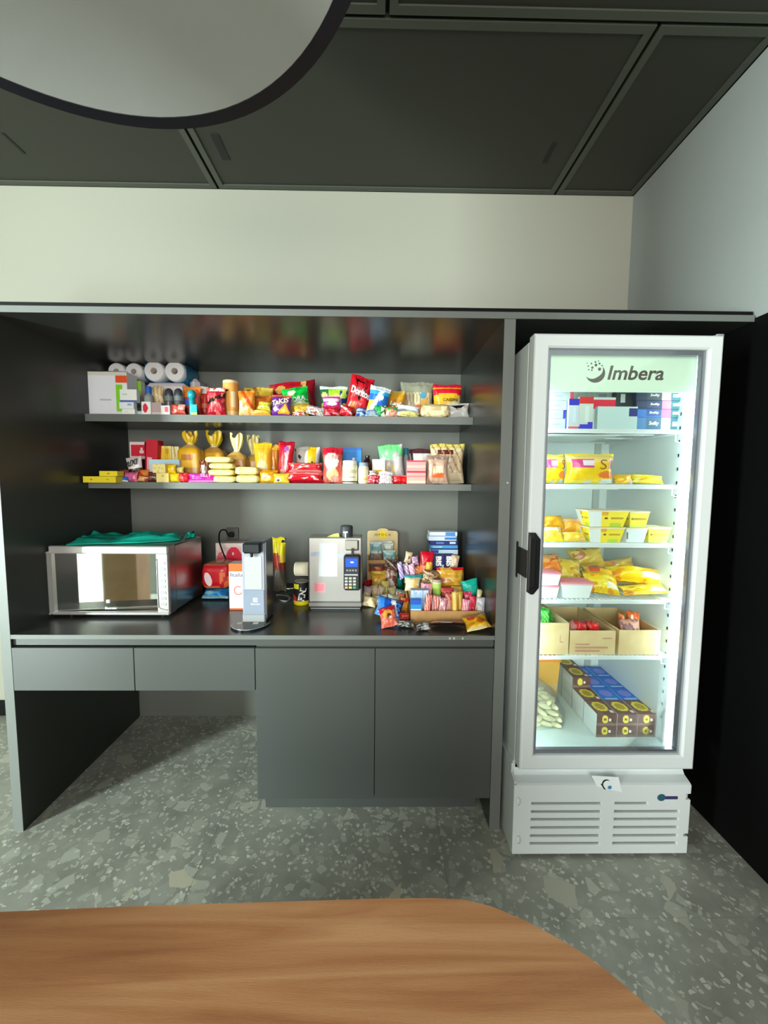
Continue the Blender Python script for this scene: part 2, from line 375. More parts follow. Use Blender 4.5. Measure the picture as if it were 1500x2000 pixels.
# ------------------------------------------------------------------ round ceiling pendant
def pendant():
    zp = 2.36
    e = [U(*p, z=zp) for p in ((350, 252), (684, 8), (0, 172), (560, 180), (140, 222))]
    A = np.array([[2*p.x, 2*p.y, 1] for p in e]); bb = np.array([p.x**2+p.y**2 for p in e])
    s = np.linalg.lstsq(A, bb, rcond=None)[0]; cx, cy = s[0], s[1]; R = math.sqrt(s[2]+cx*cx+cy*cy)
    o = empty('pendant_lamp', (cx, cy, zp), 'large round pendant lamp with grey fabric underside and thin black rim', 'lamp')
    lathe('lamp_rim', [(R-.03, .004), (R, 0), (R+.002, .006), (R+.002, .11), (R-.012, .115), (R-.03, .1)], cx, cy, zp, mat('lamp_rim', '1b1b22', .35), o, 96, ring=True)
    m = mat('lamp_diffuser', 'a6a8a5', .42, metal=.35, bump=(3, .3, .02))
    pr = [(max(.01, (R-.03)*q_/14), .006+.11*(1-(q_/14)**2)) for q_ in range(15)]
    lathe('diffuser', pr+[(R-.03, .02), (R*.85, .06), (R*.5, .108), (.01, .128)], cx, cy, zp, m, o, 96)
    lathe('top_cover', [(.02, .14), (R-.031, .10), (R-.031, .112), (.02, .152)], cx, cy, zp, blackp, o, 96)
    for k in range(3):
        a = 2*math.pi*k/3+.5
        tube('suspension_wire', [(cx+R*.7*math.cos(a), cy+R*.7*math.sin(a), zp+.125), (cx+.03*math.cos(a), cy+.03*math.sin(a), ZCL-.03)], .0012, blackp, o, 6)
    lathe('ceiling_rose', [(.06, 0), (.06, .03), (.04, .032)], cx, cy, ZCL-.035, blackp, o, 32)
pendant()

# ------------------------------------------------------------------ wooden table
def wood():
    m = bpy.data.materials.new('table_wood'); m.use_nodes = True; nt = m.node_tree; b = nt.nodes['Principled BSDF']; L = nt.links.new
    tc = nt.nodes.new('ShaderNodeNewGeometry'); mp = nt.nodes.new('ShaderNodeMapping'); mp.inputs['Scale'].default_value = (1.2, 22, 1); L(tc.outputs['Position'], mp.inputs['Vector'])
    mp.inputs['Rotation'].default_value = (0, 0, .02)
    n = nt.nodes.new('ShaderNodeTexNoise'); n.inputs['Scale'].default_value = 1.6; n.inputs['Detail'].default_value = 8; n.inputs['Distortion'].default_value = .9; L(mp.outputs[0], n.inputs['Vector'])
    r = nt.nodes.new('ShaderNodeValToRGB'); e = r.color_ramp.elements; e[0].position = .28; e[0].color = (*S('9a6440'), 1); e[1].position = .72; e[1].color = (*S('c89468'), 1)
    x = e.new(.46); x.color = (*S('b27a50'), 1)
    L(n.outputs['Fac'], r.inputs['Fac']); L(r.outputs['Color'], b.inputs['Base Color'])
    n2 = nt.nodes.new('ShaderNodeTexNoise'); n2.inputs['Scale'].default_value = 60; n2.inputs['Detail'].default_value = 3; L(mp.outputs[0], n2.inputs['Vector'])
    bp = nt.nodes.new('ShaderNodeBump'); bp.inputs['Strength'].default_value = .15; bp.inputs['Distance'].default_value = .001; L(n2.outputs['Fac'], bp.inputs['Height']); L(bp.outputs[0], b.inputs['Normal'])
    b.inputs['Roughness'].default_value = .42
    return m
def table():
    zt = .74; wm_ = wood()
    edge = [U(*p, z=zt) for p in ((-60, 1784), (0, 1781), (280, 1769), (550, 1761), (740, 1755), (850, 1754), (905, 1757), (960, 1770), (1020, 1795), (1080, 1827), (1140, 1862), (1200, 1908), (1255, 1955), (1300, 1997))]
    xm = max(p.x for p in edge)+.10; ymn = -.55
    pts = [(p.x, p.y) for p in edge]
    xr, yr = pts[-1]
    pts += [(xr+.05, yr-.08), (xr+.085, yr-.2), (xr+.10, yr-.36), (xr+.085, yr-.55), (xr+.03, yr-.7), (xr-.1, yr-.83), (xr-.3, yr-.9), (-.6, yr-.9)]
    xl = -1.05; yl0 = pts[0][1]
    pts += [(-.82, yr-.86), (-.97, yr-.76), (-1.04, yr-.6), (xl, yr-.4), (xl, yr-.1), (-1.02, yl0-.14), (-.95, yl0-.05), (-.82, yl0-.008)]
    t = empty('meeting_table', (-.3, -.1, 0), 'long brown wooden table with rounded corners in the foreground', 'table')
    prism('table_top', pts, 'z', zt-.035, zt, wm_, t)
    for lx in (-.75, .1):
        box('pedestal', lx-.05, lx+.05, -.25, .15, .02, zt-.035, blackp, t, .004)
        box('foot_plate', lx-.2, lx+.2, -.35, .25, 0, .02, blackp, t, .004)
table()
# ================================================================== display fridge
FY = 1.409                                               # front of the door
fxL = U(1046, 650, Y=FY).x; fxR = U(1417, 655, Y=FY).x; fzT = U(1230, 652, Y=FY).z; fzB = U(1180, 1505, Y=FY).z
DT = .05; BY0 = FY+DT+.008; BY1 = 2.05                    # door thickness, body front and back
fr = empty('display_fridge', ((fxL+fxR)/2, FY+.3, 0), 'tall white glass-door display fridge lit inside, standing right of the shelves', 'fridge')
led = mat('led_strip', 'ffffff', .5, emit='e4fbff', estr=19)
inner = mat('fridge_liner', 'e4f2f0', .45)
WTH = .045; zI0 = fzB+.03; zI1 = fzT-.02                  # wall thickness, liner levels
box('body_side', fxL, fxL+WTH, BY0, BY1, .12, fzT-.01, whitemetal, fr, .004)
box('body_side', fxR-WTH, fxR, BY0, BY1, .12, fzT-.01, whitemetal, fr, .004)
box('body_back', fxL+WTH, fxR-WTH, BY1-.05, BY1, .12, fzT-.01, inner, fr)
box('body_top', fxL+WTH, fxR-WTH, BY0, BY1-.05, fzT-.05, fzT-.01, inner, fr)
box('body_floor', fxL+WTH, fxR-WTH, BY0, BY1-.05, .14, zI0, inner, fr)
box('door_gasket', fxL+.002, fxL+.02, FY+DT, BY0, fzB+.004, fzT-.012, mat('gasket', '201a1e', .8), fr)
box('door_gasket', fxR-.02, fxR-.002, FY+DT, BY0, fzB+.004, fzT-.012, MATS['gasket'], fr)
xi0, xi1 = fxL+WTH, fxR-WTH; YB = BY1-.05
# back rail, light tubes and header sign
box('shelf_rail', U(1160, 900, Y=YB).x, U(1172, 900, Y=YB).x, YB-.008, YB, zI0, zI1-.04, mat('rail_grey', 'b9c2bd', .4), fr)
for sx in (0, 1):
    x = xi1-.028 if sx else xi0+.004
    box('light_strip', x+(.006 if sx else 0), x+(.024 if sx else .018), BY0-.006, BY0+.008, zI0+.01, fzT-.07, led, fr, .004)
    for k in range(24):
        zz = zI0+.1+k*(fzT-.3-zI0)/24
        box('rail_slot', (xi1-.0012 if sx else xi0), (xi1 if sx else xi0+.0012), BY0+.06, BY0+.066, zz, zz+.012, blackp, fr)
# ---- door
dr = empty('door', (fxL, FY, fzB)); dr.parent = fr; dr.location = Vector((fxL, FY, fzB))-fr.location
tag(dr, 'white framed glass door with black handle')
gx0 = U(1074, 680, Y=FY).x; gx1 = U(1387.5, 680, Y=FY).x; gz1 = U(1230, 680, Y=FY).z; gz0 = U(1190, 1477, Y=FY).z
def mitre(name, a, b, c, d):
    """frame rail with mitred ends and a rounded outer edge; a,b outer corners, c,d inner"""
    V = []; r = .008
    ca, cb = np.array(a), np.array(b); cc, cdn = np.array(c), np.array(d)
    prof = [(0, DT), (0, r), (.003/.05, .003), (r/.05, 0), (1-.12, 0), (1, .006), (1, DT)]   # (across, depth)
    for t, y in prof:
        p0 = ca+(cc-ca)*t; p1 = cb+(cdn-cb)*t
        V += [(p0[0], FY+y, p0[1]), (p1[0], FY+y, p1[1])]
    n = len(prof); Fc = [(2*i, 2*i+1, 2*((i+1) % n)+1, 2*((i+1) % n)) for i in range(n)]
    Fc += [tuple(range(0, 2*n, 2)), tuple(range(1, 2*n, 2))[::-1]]
    o = mk(name, V, Fc, white, dr)
    import bmesh
    bm = bmesh.new(); bm.from_mesh(o.data); bmesh.ops.recalc_face_normals(bm, faces=bm.faces); bm.to_mesh(o.data); bm.free()
co = [(fxL, fzT), (fxR, fzT), (fxR, fzB), (fxL, fzB)]; ci = [(gx0, gz1), (gx1, gz1), (gx1, gz0), (gx0, gz0)]
for k in range(4): mitre('door_rail', co[k], co[(k+1) % 4], ci[k], ci[(k+1) % 4])
gm = thin_glass('door_glass', (.985, 1, .99), .55)
box('glass_pane', gx0-.004, gx1+.004, FY+.012, FY+.016, gz0-.004, gz1+.004, gm, dr)
sp = mat('spacer_bar', '9a9aa6', .35, metal=.7)
for a in ((gx0, gx0+.012, gz0, gz1), (gx1-.014, gx1, gz0, gz1)): box('spacer_bar', a[0], a[1], FY+.017, FY+.034, a[2], a[3], sp, dr)
for a in ((gz1-.016, gz1), (gz0, gz0+.014)): box('spacer_bar', gx0+.012, gx1-.014, FY+.017, FY+.034, a[0], a[1], sp, dr)
box('glass_pane', gx0+.002, gx1-.002, FY+.036, FY+.040, gz0+.002, gz1-.002, gm, dr)
# header light box behind the glass with the maker's sign
HY = FY+.05
hz1 = U(1230, 688, Y=HY).z; hz0 = U(1230, 765, Y=HY).z
hd = box('header_sign', gx0+.002, gx1-.004, HY, HY+.012, hz0, hz1, mat('header_backlit', 'cfe6d2', .4, emit='cfe8d6', estr=.42), dr)
text_on(hd, 'Imbera', quad_fn(U(1186, 742, Y=HY-.0008), U(1296, 743, Y=HY-.0008), U(1188, 714, Y=HY-.0008)), ink_g, shear=.18, bold=.02)
def disc(parent, px, py, rx, ry, Y, m, name='logo', n=20, a0=0, a1=6.2832, inner=None):
    c = U(px, py, Y=Y); k = U(px+1, py, Y=Y).x-c.x; V = []; Fc = []
    if inner is None:
        V = [(c.x+rx*k*math.cos(2*math.pi*i/n), Y, c.z+ry*k*math.sin(2*math.pi*i/n)) for i in range(n)]; Fc = [tuple(range(n))]
    else:
        for i in range(n+1):
            a = a0+(a1-a0)*i/n; t = inner+(1-inner)*(1-math.sin(math.pi*i/n))
            V += [(c.x+rx*k*math.cos(a), Y, c.z+ry*k*math.sin(a)), (c.x+rx*k*t*math.cos(a)+.0, Y, c.z+ry*k*t*math.sin(a))]
        Fc = [(2*i, 2*i+2, 2*i+3, 2*i+1) for i in range(n)]
    return mk(name, V, Fc, m, parent)
disc(hd, 1163, 729, 19, 18, HY-.0008, ink_g, 'logo', 24, math.radians(-160), math.radians(45), .45)
for (a, b, r) in ((1171, 721, 3.2), (1164, 713, 2.8), (1157, 718, 2.4), (1163, 707, 1.8), (1155, 710, 1.7), (1171, 710, 2), (1149, 715, 1.4), (1150, 722, 1.4), (1176, 714, 1.5), (1156, 723, 1.6), (1147, 709, 1.0), (1169, 705, 1.2)):
    disc(hd, a, b, r, r, HY-.0008, ink_g, 'logo', 10)
# handle
def handle():
    h = empty('handle'); h.parent = dr
    c = U(1040, 1100, Y=FY); h.location = c-_worldloc(dr)
    tag(h, 'black plastic pull handle')
    z1 = U(1040, 1040, Y=FY).z; z0 = U(1036, 1160, Y=FY).z
    x0, x1 = fxL+.001, U(1053, 1090, Y=FY).x
    bz = .03
    outer = [(x0, z0+.008), (x0+.012, z0), (x0+.022, z0), (x1, z0+bz*.8), (x1, z1-bz*.8), (x0+.022, z1), (x0, z1)]
    ix0, ix1 = x0+.006, x1-.014
    inn = [(ix0, z0+.022), (ix0+.002, z0+.02), (ix0+.006, z0+.02), (ix1, z0+.026), (ix1, z1-.026), (ix0+.006, z1-.02), (ix0, z1-.02)]
    n = 7; V = []
    for pl, y in ((outer, FY+.001), (outer, FY-.008), (inn, FY-.009), (inn, FY+.0005)):
        V += [(p[0], y, p[1]) for p in pl]
    Fc = [(r*n+i, r*n+(i+1) % n, (r+1)*n+(i+1) % n, (r+1)*n+i) for r in range(3) for i in range(n)]
    mk('handle_shell', V, Fc, blackp, h)
    box('handle_cavity', ix0-.002, ix1+.004, FY-.0045, FY-.0025, z0+.014, z1-.014, mat('cavity_black', '050505', .8), h)
    # lip wrapping onto the side of the cabinet
    zz1 = U(1020, 1070, Y=BY0).z; zz0 = U(1016, 1122, Y=BY0).z
    box('handle_return', fxL-.004, fxL+.001, FY+.004, BY0+.035, zz0, zz1, blackp, h)
    box('handle_return', fxL-.006, fxL-.003, BY0+.03, BY0+.042, zz0-.018, zz1+.018, blackp, h)
handle()
# hinge caps
hx = U(1405, 652, Y=FY+.02).x
box('hinge', hx-.016, hx+.012, FY+.01, FY+.05, fzT, fzT+.008, silver, fr, .003)
# ---- wire shelves
shelf_py = (838, 946, 1061, 1171, 1280); SH = []; SY0 = BY0+.035
for py in shelf_py:
    zt_ = U(1190, py, Y=SY0).z
    SH.append(zt_)
    s = empty('wire_shelf', ((xi0+xi1)/2, SY0, zt_-.012)); s.parent = fr; s.location = Vector(((xi0+xi1)/2, SY0, zt_-.012))-fr.location
    sxa, sxb = xi0+.008, xi1-.034
    box('front_rail', sxa, sxb, SY0-.004, SY0, zt_-.016, zt_, whitemetal, s, .002)
    # all wires of a shelf are too thin to pick apart: one mesh
    V, Fc = [], []
    nw = 30
    for k in range(nw):
        x = sxa+(sxb-sxa)*(k+.5)/nw; v, f = boxv(x-.0016, x+.0016, SY0, YB-.012, zt_-.0045, zt_-.0005); Fc += [tuple(i+len(V) for i in q) for q in f]; V += v
    for yy in (SY0+.12, SY0+.26, YB-.03):
        v, f = boxv(sxa, sxb, yy, yy+.005, zt_-.0095, zt_-.0045); Fc += [tuple(i+len(V) for i in q) for q in f]; V += v
    tag(mk('shelf_wires', V, Fc, whitemetal, s), kind='stuff')
    tube('shelf_bracket', [(sxb+.004, SY0+.01, zt_-.008), (sxb+.012, SY0+.02, zt_-.04), (xi1-.001, SY0+.025, zt_-.045)], .0025, whitemetal, s, 6)
    box('shelf_bracket', sxb, xi1-.0005, SY0+.01, YB-.02, zt_-.014, zt_-.004, whitemetal, s)
# price-strip diffuser seen under the two upper shelves
for zt_ in SH[:2]:
    box('drip_panel', xi0+.012, xi0+.34, SY0+.03, SY0+.3, zt_-.020, zt_-.017, whitemetal, fr)
# ---- base with louvred grille
gY = FY+.008
bz1 = fzB-.006
bx0, bx1 = U(1010, 1560, Y=gY).x-.012, U(1352, 1530, Y=gY).x
zl = U(1180, 1531, Y=gY).z                                # lower lip of the ledge
zb = .012
prism('base_side', [(gY+.012, zb+.02), (gY+.03, .0), (BY1-.3, .0), (BY1, .14), (BY1, bz1-.03), (gY+.05, bz1-.006), (gY+.05, zl+.01), (gY+.012, zl)], 'x', bx0+.004, bx0+.03, white, fr)
prism('base_side', [(gY+.012, zb+.02), (gY+.03, .0), (BY1-.3, .0), (BY1, .14), (BY1, bz1-.03), (gY+.05, bz1-.006), (gY+.05, zl+.01), (gY+.012, zl)], 'x', bx1-.03, bx1-.004, white, fr)
prism('base_ledge', [(gY+.002, zl-.02), (gY, zl-.004), (gY+.006, zl), (gY+.035, zl+.01), (gY+.05, zl+.03), (gY+.055, bz1), (gY+.075, bz1), (gY+.075, zl-.02)], 'x', bx0+.01, bx1-.004, white, fr)
# grille plate with real slots and edge notches
def sx_(px, py): return U(px, py, Y=gY).x
def sz_(py): return U(1180, py, Y=gY).z
rowsL = [(1567, 1572), (1583, 1588), (1598, 1603), (1614, 1619), (1630, 1635), (1645, 1650)]
xs = [bx0, sx_(1037, 1610), sx_(1172, 1610), sx_(1199, 1610), sx_(1262, 1610), sx_(1324, 1610), sx_(1338, 1600), bx1]
zs = sorted([zb] + [sz_(v) for r in rowsL for v in r] + [sz_(1552), sz_(1563), zl-.006])
holes = set(); V, Fc = [], []
def cell_hole(i, j):
    zc_ = (zs[j]+zs[j+1])/2
    for k, (a, b) in enumerate(rowsL):
        if sz_(b) < zc_ < sz_(a):
            if i == 1: return True
            if i == 3 or (i == 4 and k > 0): return True
            if i == 6 and k == 4: return True
    if i == 6 and sz_(1563) < zc_ < sz_(1552): return True
    return False
for i in range(len(xs)-1):
    for j in range(len(zs)-1):
        if cell_hole(i, j): continue
        v, f = boxv(xs[i], xs[i+1], gY, gY+.012, zs[j], zs[j+1]); Fc += [tuple(a+len(V) for a in q_) for q_ in f]; V += v
pl = mk('grille_panel', V, Fc, white, fr)
import bmesh
bm = bmesh.new(); bm.from_mesh(pl.data); bmesh.ops.remove_doubles(bm, verts=bm.verts, dist=1e-5)
seen = {}
for f in list(bm.faces):
    key = tuple(sorted(v.index for v in f.verts)); seen.setdefault(key, []).append(f)
kill = [f for fs in seen.values() if len(fs) > 1 for f in fs]
bmesh.ops.delete(bm, geom=kill, context='FACES'); bmesh.ops.recalc_face_normals(bm, faces=bm.faces); bm.to_mesh(pl.data); bm.free()
bv = pl.modifiers.new('edge', 'BEVEL'); bv.width = .0035; bv.segments = 3; bv.limit_method = 'ANGLE'
box('grille_backing', xs[0]+.02, xs[-1]-.03, gY+.0125, gY+.014, zb+.01, zl-.02, mat('grille_shadow', 'b4b9b6', .7), fr)
for py in (1565, 1640):                                   # moulded dimples on the left shoulder
    c = U(1012, py, Y=gY)
    V_, F_ = lathev([(.013, 0), (.012, .003), (.004, .005)], 0, 0, 0, 18)
    mk('base_dimple', [(c.x+a*.7, gY-h_, c.z+b*1.3) for a, b, h_ in V_], F_, white, fr, smooth=True)
# little brand pill and sticker
pp = mat('pill_badge', '3d3766', .4)
c0, c1 = U(1288, 1558, Y=gY), U(1323, 1556, Y=gY)
pb = box('badge', c0.x, c1.x, gY-.002, gY, c0.z-.005, c0.z+.006, pp, fr)
disc(pb, 1292, 1558, 8, 7, gY-.0022, mat('badge_teal', '2c5a6c', .4), 'badge_disc', 20)
st = empty('energy_sticker'); st.parent = fr; st.location = U(1186, 1532, Y=gY)-_worldloc(fr)
s00, s10, s11, s01 = U(1166, 1536, Y=gY-.0015), U(1216, 1548, Y=gY-.0015), U(1208, 1518, Y=gY-.0015), U(1155, 1515, Y=gY-.0015)
mk('sticker_sheet', [s00, s10, (s11.x, gY-.0008, s11.z), (s01.x, gY-.0008, s01.z)], [(0, 1, 2, 3)], mat('sticker_white', 'e9efef', .4), st)
disc(st, 1184, 1530, 8, 8, gY-.0022, ink_k, 'sticker_mark', 16, math.radians(30), math.radians(240), .6)
disc(st, 1191, 1538, 4, 3.6, gY-.0022, mat('ink_cyan', '3a86b4', .4), 'sticker_mark', 14)
a, b = U(1173, 1531, Y=gY-.0022), U(1182, 1542, Y=gY-.0022)
mk('sticker_mark', [a, (a.x+.006, a.y, a.z), (b.x+.002, b.y, b.z), (b.x-.004, b.y, b.z)], [(0, 3, 2, 1)], ink_k, st)
# ================================================================== kit for packets, boxes, bottles
random.seed(7)
def R3(rx, ry, rz):
    return np.array((Matrix.Rotation(math.radians(rz), 3, 'Z') @ Matrix.Rotation(math.radians(rx), 3, 'X') @ Matrix.Rotation(math.radians(ry), 3, 'Y')))
def paint(spec):
    """print design: first entry the ground colour, then bands, rectangles, ellipses, polygons, diagonals, flecks in u,v"""
    base = S(spec[0]); rest = [(s[0], s[1:-1], S(s[-1])) for s in spec[1:]]
    def f(u, v):
        c = base
        for k, a, cc in rest:
            if k == 'b': hit = a[0] <= v <= a[1]
            elif k == 'r': hit = a[0] <= u <= a[2] and a[1] <= v <= a[3]
            elif k == 'e': hit = ((u-a[0])/a[2])**2+((v-a[1])/a[3])**2 <= 1
            elif k == 'd': hit = a[2] <= a[0]*u+a[1]*v <= a[3]
            elif k == 'n': hit = noise.noise((u*a[0], v*a[0], a[1]*7.3)) > a[2]
            elif k == 's': hit = (u*a[0] + v*a[1]) % 1.0 < a[2]
            elif k == 't':                                 # triangle
                (x1, y1), (x2, y2), (x3, y3) = a[0]
                d1 = (u-x2)*(y1-y2)-(x1-x2)*(v-y2); d2 = (u-x3)*(y2-y3)-(x2-x3)*(v-y3); d3 = (u-x1)*(y3-y1)-(x3-x1)*(v-y1)
                hit = (d1 >= 0) == (d2 >= 0) == (d3 >= 0)
            if hit: c = cc
        return c
    return f
def place(bb, Y, zs):
    """bb = px0, ytop, px1, ybottom|None : world x range and z range at depth Y, base on zs when no bottom is given"""
    x0, y0, x1, y1 = bb
    xm = (x0+x1)/2
    ztop = U(xm, y0, Y=Y).z
    zbot = zs if y1 is None else U(xm, y1, Y=Y).z
    ym = y0 if y1 is None else (y0+y1)/2
    return U(x0, ym, Y=Y).x, U(x1, ym, Y=Y).x, zbot, ztop
class Item:
    def __init__(s, obj, surf, T): s.obj, s.surf, s.T = obj, surf, T
    def text(s, body, rect, m, shear=0, bold=.015, off=.02, name='lettering', rot=0):
        u0, v0, u1, v1 = rect; ca, sa = math.cos(math.radians(rot)), math.sin(math.radians(rot))
        V, Fc = textmesh(body, shear, bold); P = []
        for a, b in V:
            x, y = (a-.5)*(u1-u0), (b-.5)*(v1-v0)
            u, v = (u0+u1)/2+x*ca-y*sa, (v0+v1)/2+x*sa+y*ca
            p = s.surf(u, v); P.append((p[0], p[1]-off, p[2]))
        mk(name, s.T(np.array(P)), Fc, m, s.obj); return s
    def part(s, name, design, rect, off=.012, m=None, n=6):
        """a label or print patch lying on the front"""
        u0, v0, u1, v1 = rect; V, Fc, C = [], [], []; f = paint(design)
        for j in range(n+1):
            for i in range(n+1):
                p = s.surf(u0+(u1-u0)*i/n, v0+(v1-v0)*j/n); V.append((p[0], p[1]-off, p[2]))
        for j in range(n):
            for i in range(n):
                a = j*(n+1)+i; Fc.append((a, a+1, a+n+2, a+n+1)); C.append(f((i+.5)/n, (j+.5)/n))
        mk(name, s.T(np.array(V)), Fc, m or PC, s.obj, cols=C); return s
def fitT(P, rot, x0, x1, z0, z1, Yf, dep):
    """rotate raw points, then stretch them into the wanted box (front face at Yf, thickness dep)"""
    R = R3(*rot); Q = P @ R.T; mn, mx = Q.min(0), Q.max(0); sp_ = np.maximum(mx-mn, 1e-6)
    tgt0 = np.array([x0, Yf, z0]); tsp = np.array([x1-x0, dep, z1-z0])
    return lambda p: (np.asarray(p) @ R.T - mn)/sp_*tsp + tgt0
def bag(name, bb, Y, zs, design, label, cat='packet', group=None, dep=.05, rot=(0, 0, 0), seal=.05, n=22, m=None, wr=1.0, back=None, asp=None, puff=2.4, flat=False):
    """sealed pillow packet: two sheets that meet in crimped fins at top and bottom"""
    x0, x1, z0, z1 = place(bb, Y, zs); sd = random.random()*50
    W = x1-x0; H = z1-z0
    if asp: W, H = asp
    def half(u, v):
        a = max(0., 1-abs(2*u-1)**puff)**.62; vv = (v-seal)/(1-2*seal)
        b = max(0., 1-abs(2*vv-1)**3.0)**.6 if 0 < vv < 1 else 0
        return a*b
    def pt(u, v, side):
        h = half(u, v); w_ = (1-.10*math.sin(math.pi*min(max(v, 0), 1))**2*(1-.0)) if not flat else 1
        e = min(abs(v-seal), abs(1-seal-v))
        cr = .16*math.cos(u*26+sd)*math.exp(-e*13)*(h**.5 if h > 0 else 0) + .05*math.sin(u*40+sd)*(1 if h == 0 else 0)
        nz = .30*noise.noise((u*3.1+sd, v*3.1, side*9.))*h*wr
        nz += .16*abs(noise.noise((u*7+sd, v*5, side*5.)))*h*wr
        bend = .22*noise.noise((u*1.3+sd, v*1.3, 3.3))*wr
        y = (-1 if side == 0 else 1)*(h*(1+nz)+.012) + cr + bend
        zz = v + .012*math.sin(u*9+sd)*(1 if (v < .02 or v > .98) else 0)
        return ((u-.5)*w_*W, y*.5*max(W, H)*.45, zz*H)
    V, Fc, C = [], [], []; f = paint(design); fb = paint(back or design[:1])
    for side in (0, 1):
        o = len(V)
        for j in range(n+1):
            for i in range(n+1): V.append(pt(i/n, j/n, side))
        for j in range(n):
            for i in range(n):
                a = o+j*(n+1)+i; q_ = (a, a+1, a+n+2, a+n+1)
                Fc.append(q_ if side == 0 else q_[::-1]); C.append((f if side == 0 else fb)((i+.5)/n, (j+.5)/n))
    o2 = (n+1)**2
    rim = [i for i in range(n+1)] + [(j+1)*(n+1)-1 for j in range(1, n+1)] + [n*(n+1)+i for i in range(n-1, -1, -1)] + [j*(n+1) for j in range(n-1, 0, -1)]
    for a, b in zip(rim, rim[1:]+rim[:1]): Fc.append((b, a, a+o2, b+o2)); C.append(S(design[0]))
    P = np.array(V); T = fitT(P, rot, x0, x1, z0, z1, Y, dep)
    ob = mk(name, T(P), Fc, m or PF, cols=C, smooth=True); tag(ob, label, cat, group)
    k = .5*max(W, H)*.45
    return Item(ob, lambda u, v: pt(u, v, 0), T)
def carton(name, bb, Y, zs, design, label, cat='box', group=None, dep=.06, rz=0, top=None, side=None, n=14, m=None, tilt=0, bev=.0):
    """folded card box; design on the front, own designs for top and sides"""
    x0, x1, z0, z1 = place(bb, Y, zs); W, H, D = x1-x0, z1-z0, dep
    fs = {'f': paint(design), 't': paint(top or design[:1]), 's': paint(side or design[:1]), 'k': paint(design[:1])}
    V, Fc, C = [], [], []
    def face(org, du, dv, f, nu, nv):
        o = len(V); org, du, dv = map(np.array, (org, du, dv))
        for j in range(nv+1):
            for i in range(nu+1): V.append(org+du*(i/nu)+dv*(j/nv))
        for j in range(nv):
            for i in range(nu):
                a = o+j*(nu+1)+i; Fc.append((a, a+1, a+nu+2, a+nu+1)); C.append(f((i+.5)/nu, (j+.5)/nv))
    w, d = W/2, D/2; k = 1 if len(design) == 1 else n
    face((-w, -d, 0), (W, 0, 0), (0, 0, H), fs['f'], k, k)
    face((w, -d, 0), (0, D, 0), (0, 0, H), fs['s'], 6 if side else 1, 6 if side else 1)
    face((w, d, 0), (-W, 0, 0), (0, 0, H), fs['k'], 1, 1)
    face((-w, d, 0), (0, -D, 0), (0, 0, H), fs['s'], 6 if side else 1, 6 if side else 1)
    face((-w, -d, H), (W, 0, 0), (0, D, 0), fs['t'], n if top and len(top) > 1 else 1, n if top and len(top) > 1 else 1)
    face((-w, d, 0), (W, 0, 0), (0, -D, 0), fs['k'], 1, 1)
    P = np.array(V)
    R = R3(0, tilt, rz); Q = P @ R.T; mn, mx = Q.min(0), Q.max(0)
    if tilt or rz:
        T = lambda p: (np.asarray(p) @ R.T - mn)*np.array([W/(mx[0]-mn[0]), 1, H/(mx[2]-mn[2])]) + np.array([x0, Y, z0])
    else: T = lambda p: np.asarray(p) + np.array([(x0+x1)/2, Y+d, z0])
    ob = mk(name, T(P), Fc, m or PC, cols=C); tag(ob, label, cat, group)
    if bev: b_ = ob.modifiers.new('edge', 'BEVEL'); b_.width = bev; b_.segments = 2
    return Item(ob, lambda u, v: ((u-.5)*W, -d, v*H), T)
def vessel(name, bb, Y, zs, prof, cols, label, cat, group=None, m=None, n=24, cap=None, lab=None):
    """turned body: prof = (radius 0..1, height 0..1); cap = (prof, colour, name); lab = (v0, v1, design)"""
    x0, x1, z0, z1 = place(bb, Y, zs); r = (x1-x0)/2; cx = (x0+x1)/2; cy = Y+r; H = z1-z0
    ob = lathe(name, [(a*r, b*H) for a, b in prof], cx, cy, z0, m or PC, None, n, [S(c) for c in cols]); tag(ob, label, cat, group)
    if cap: lathe(cap[2], [(a*r, b*H) for a, b in cap[0]], cx, cy, z0, cap[3] if len(cap) > 3 else PC, ob, n, [S(cap[1])])
    T = lambda p: np.asarray(p)
    it = Item(ob, lambda u, v: (cx+r*1.004*math.sin((u-.5)*math.pi), cy-r*1.004*math.cos((u-.5)*math.pi), z0+v*H), T)
    if lab:
        it.part('label', lab[2], (0.02, lab[0], .98, lab[1]), off=.0004, n=14)
    return it
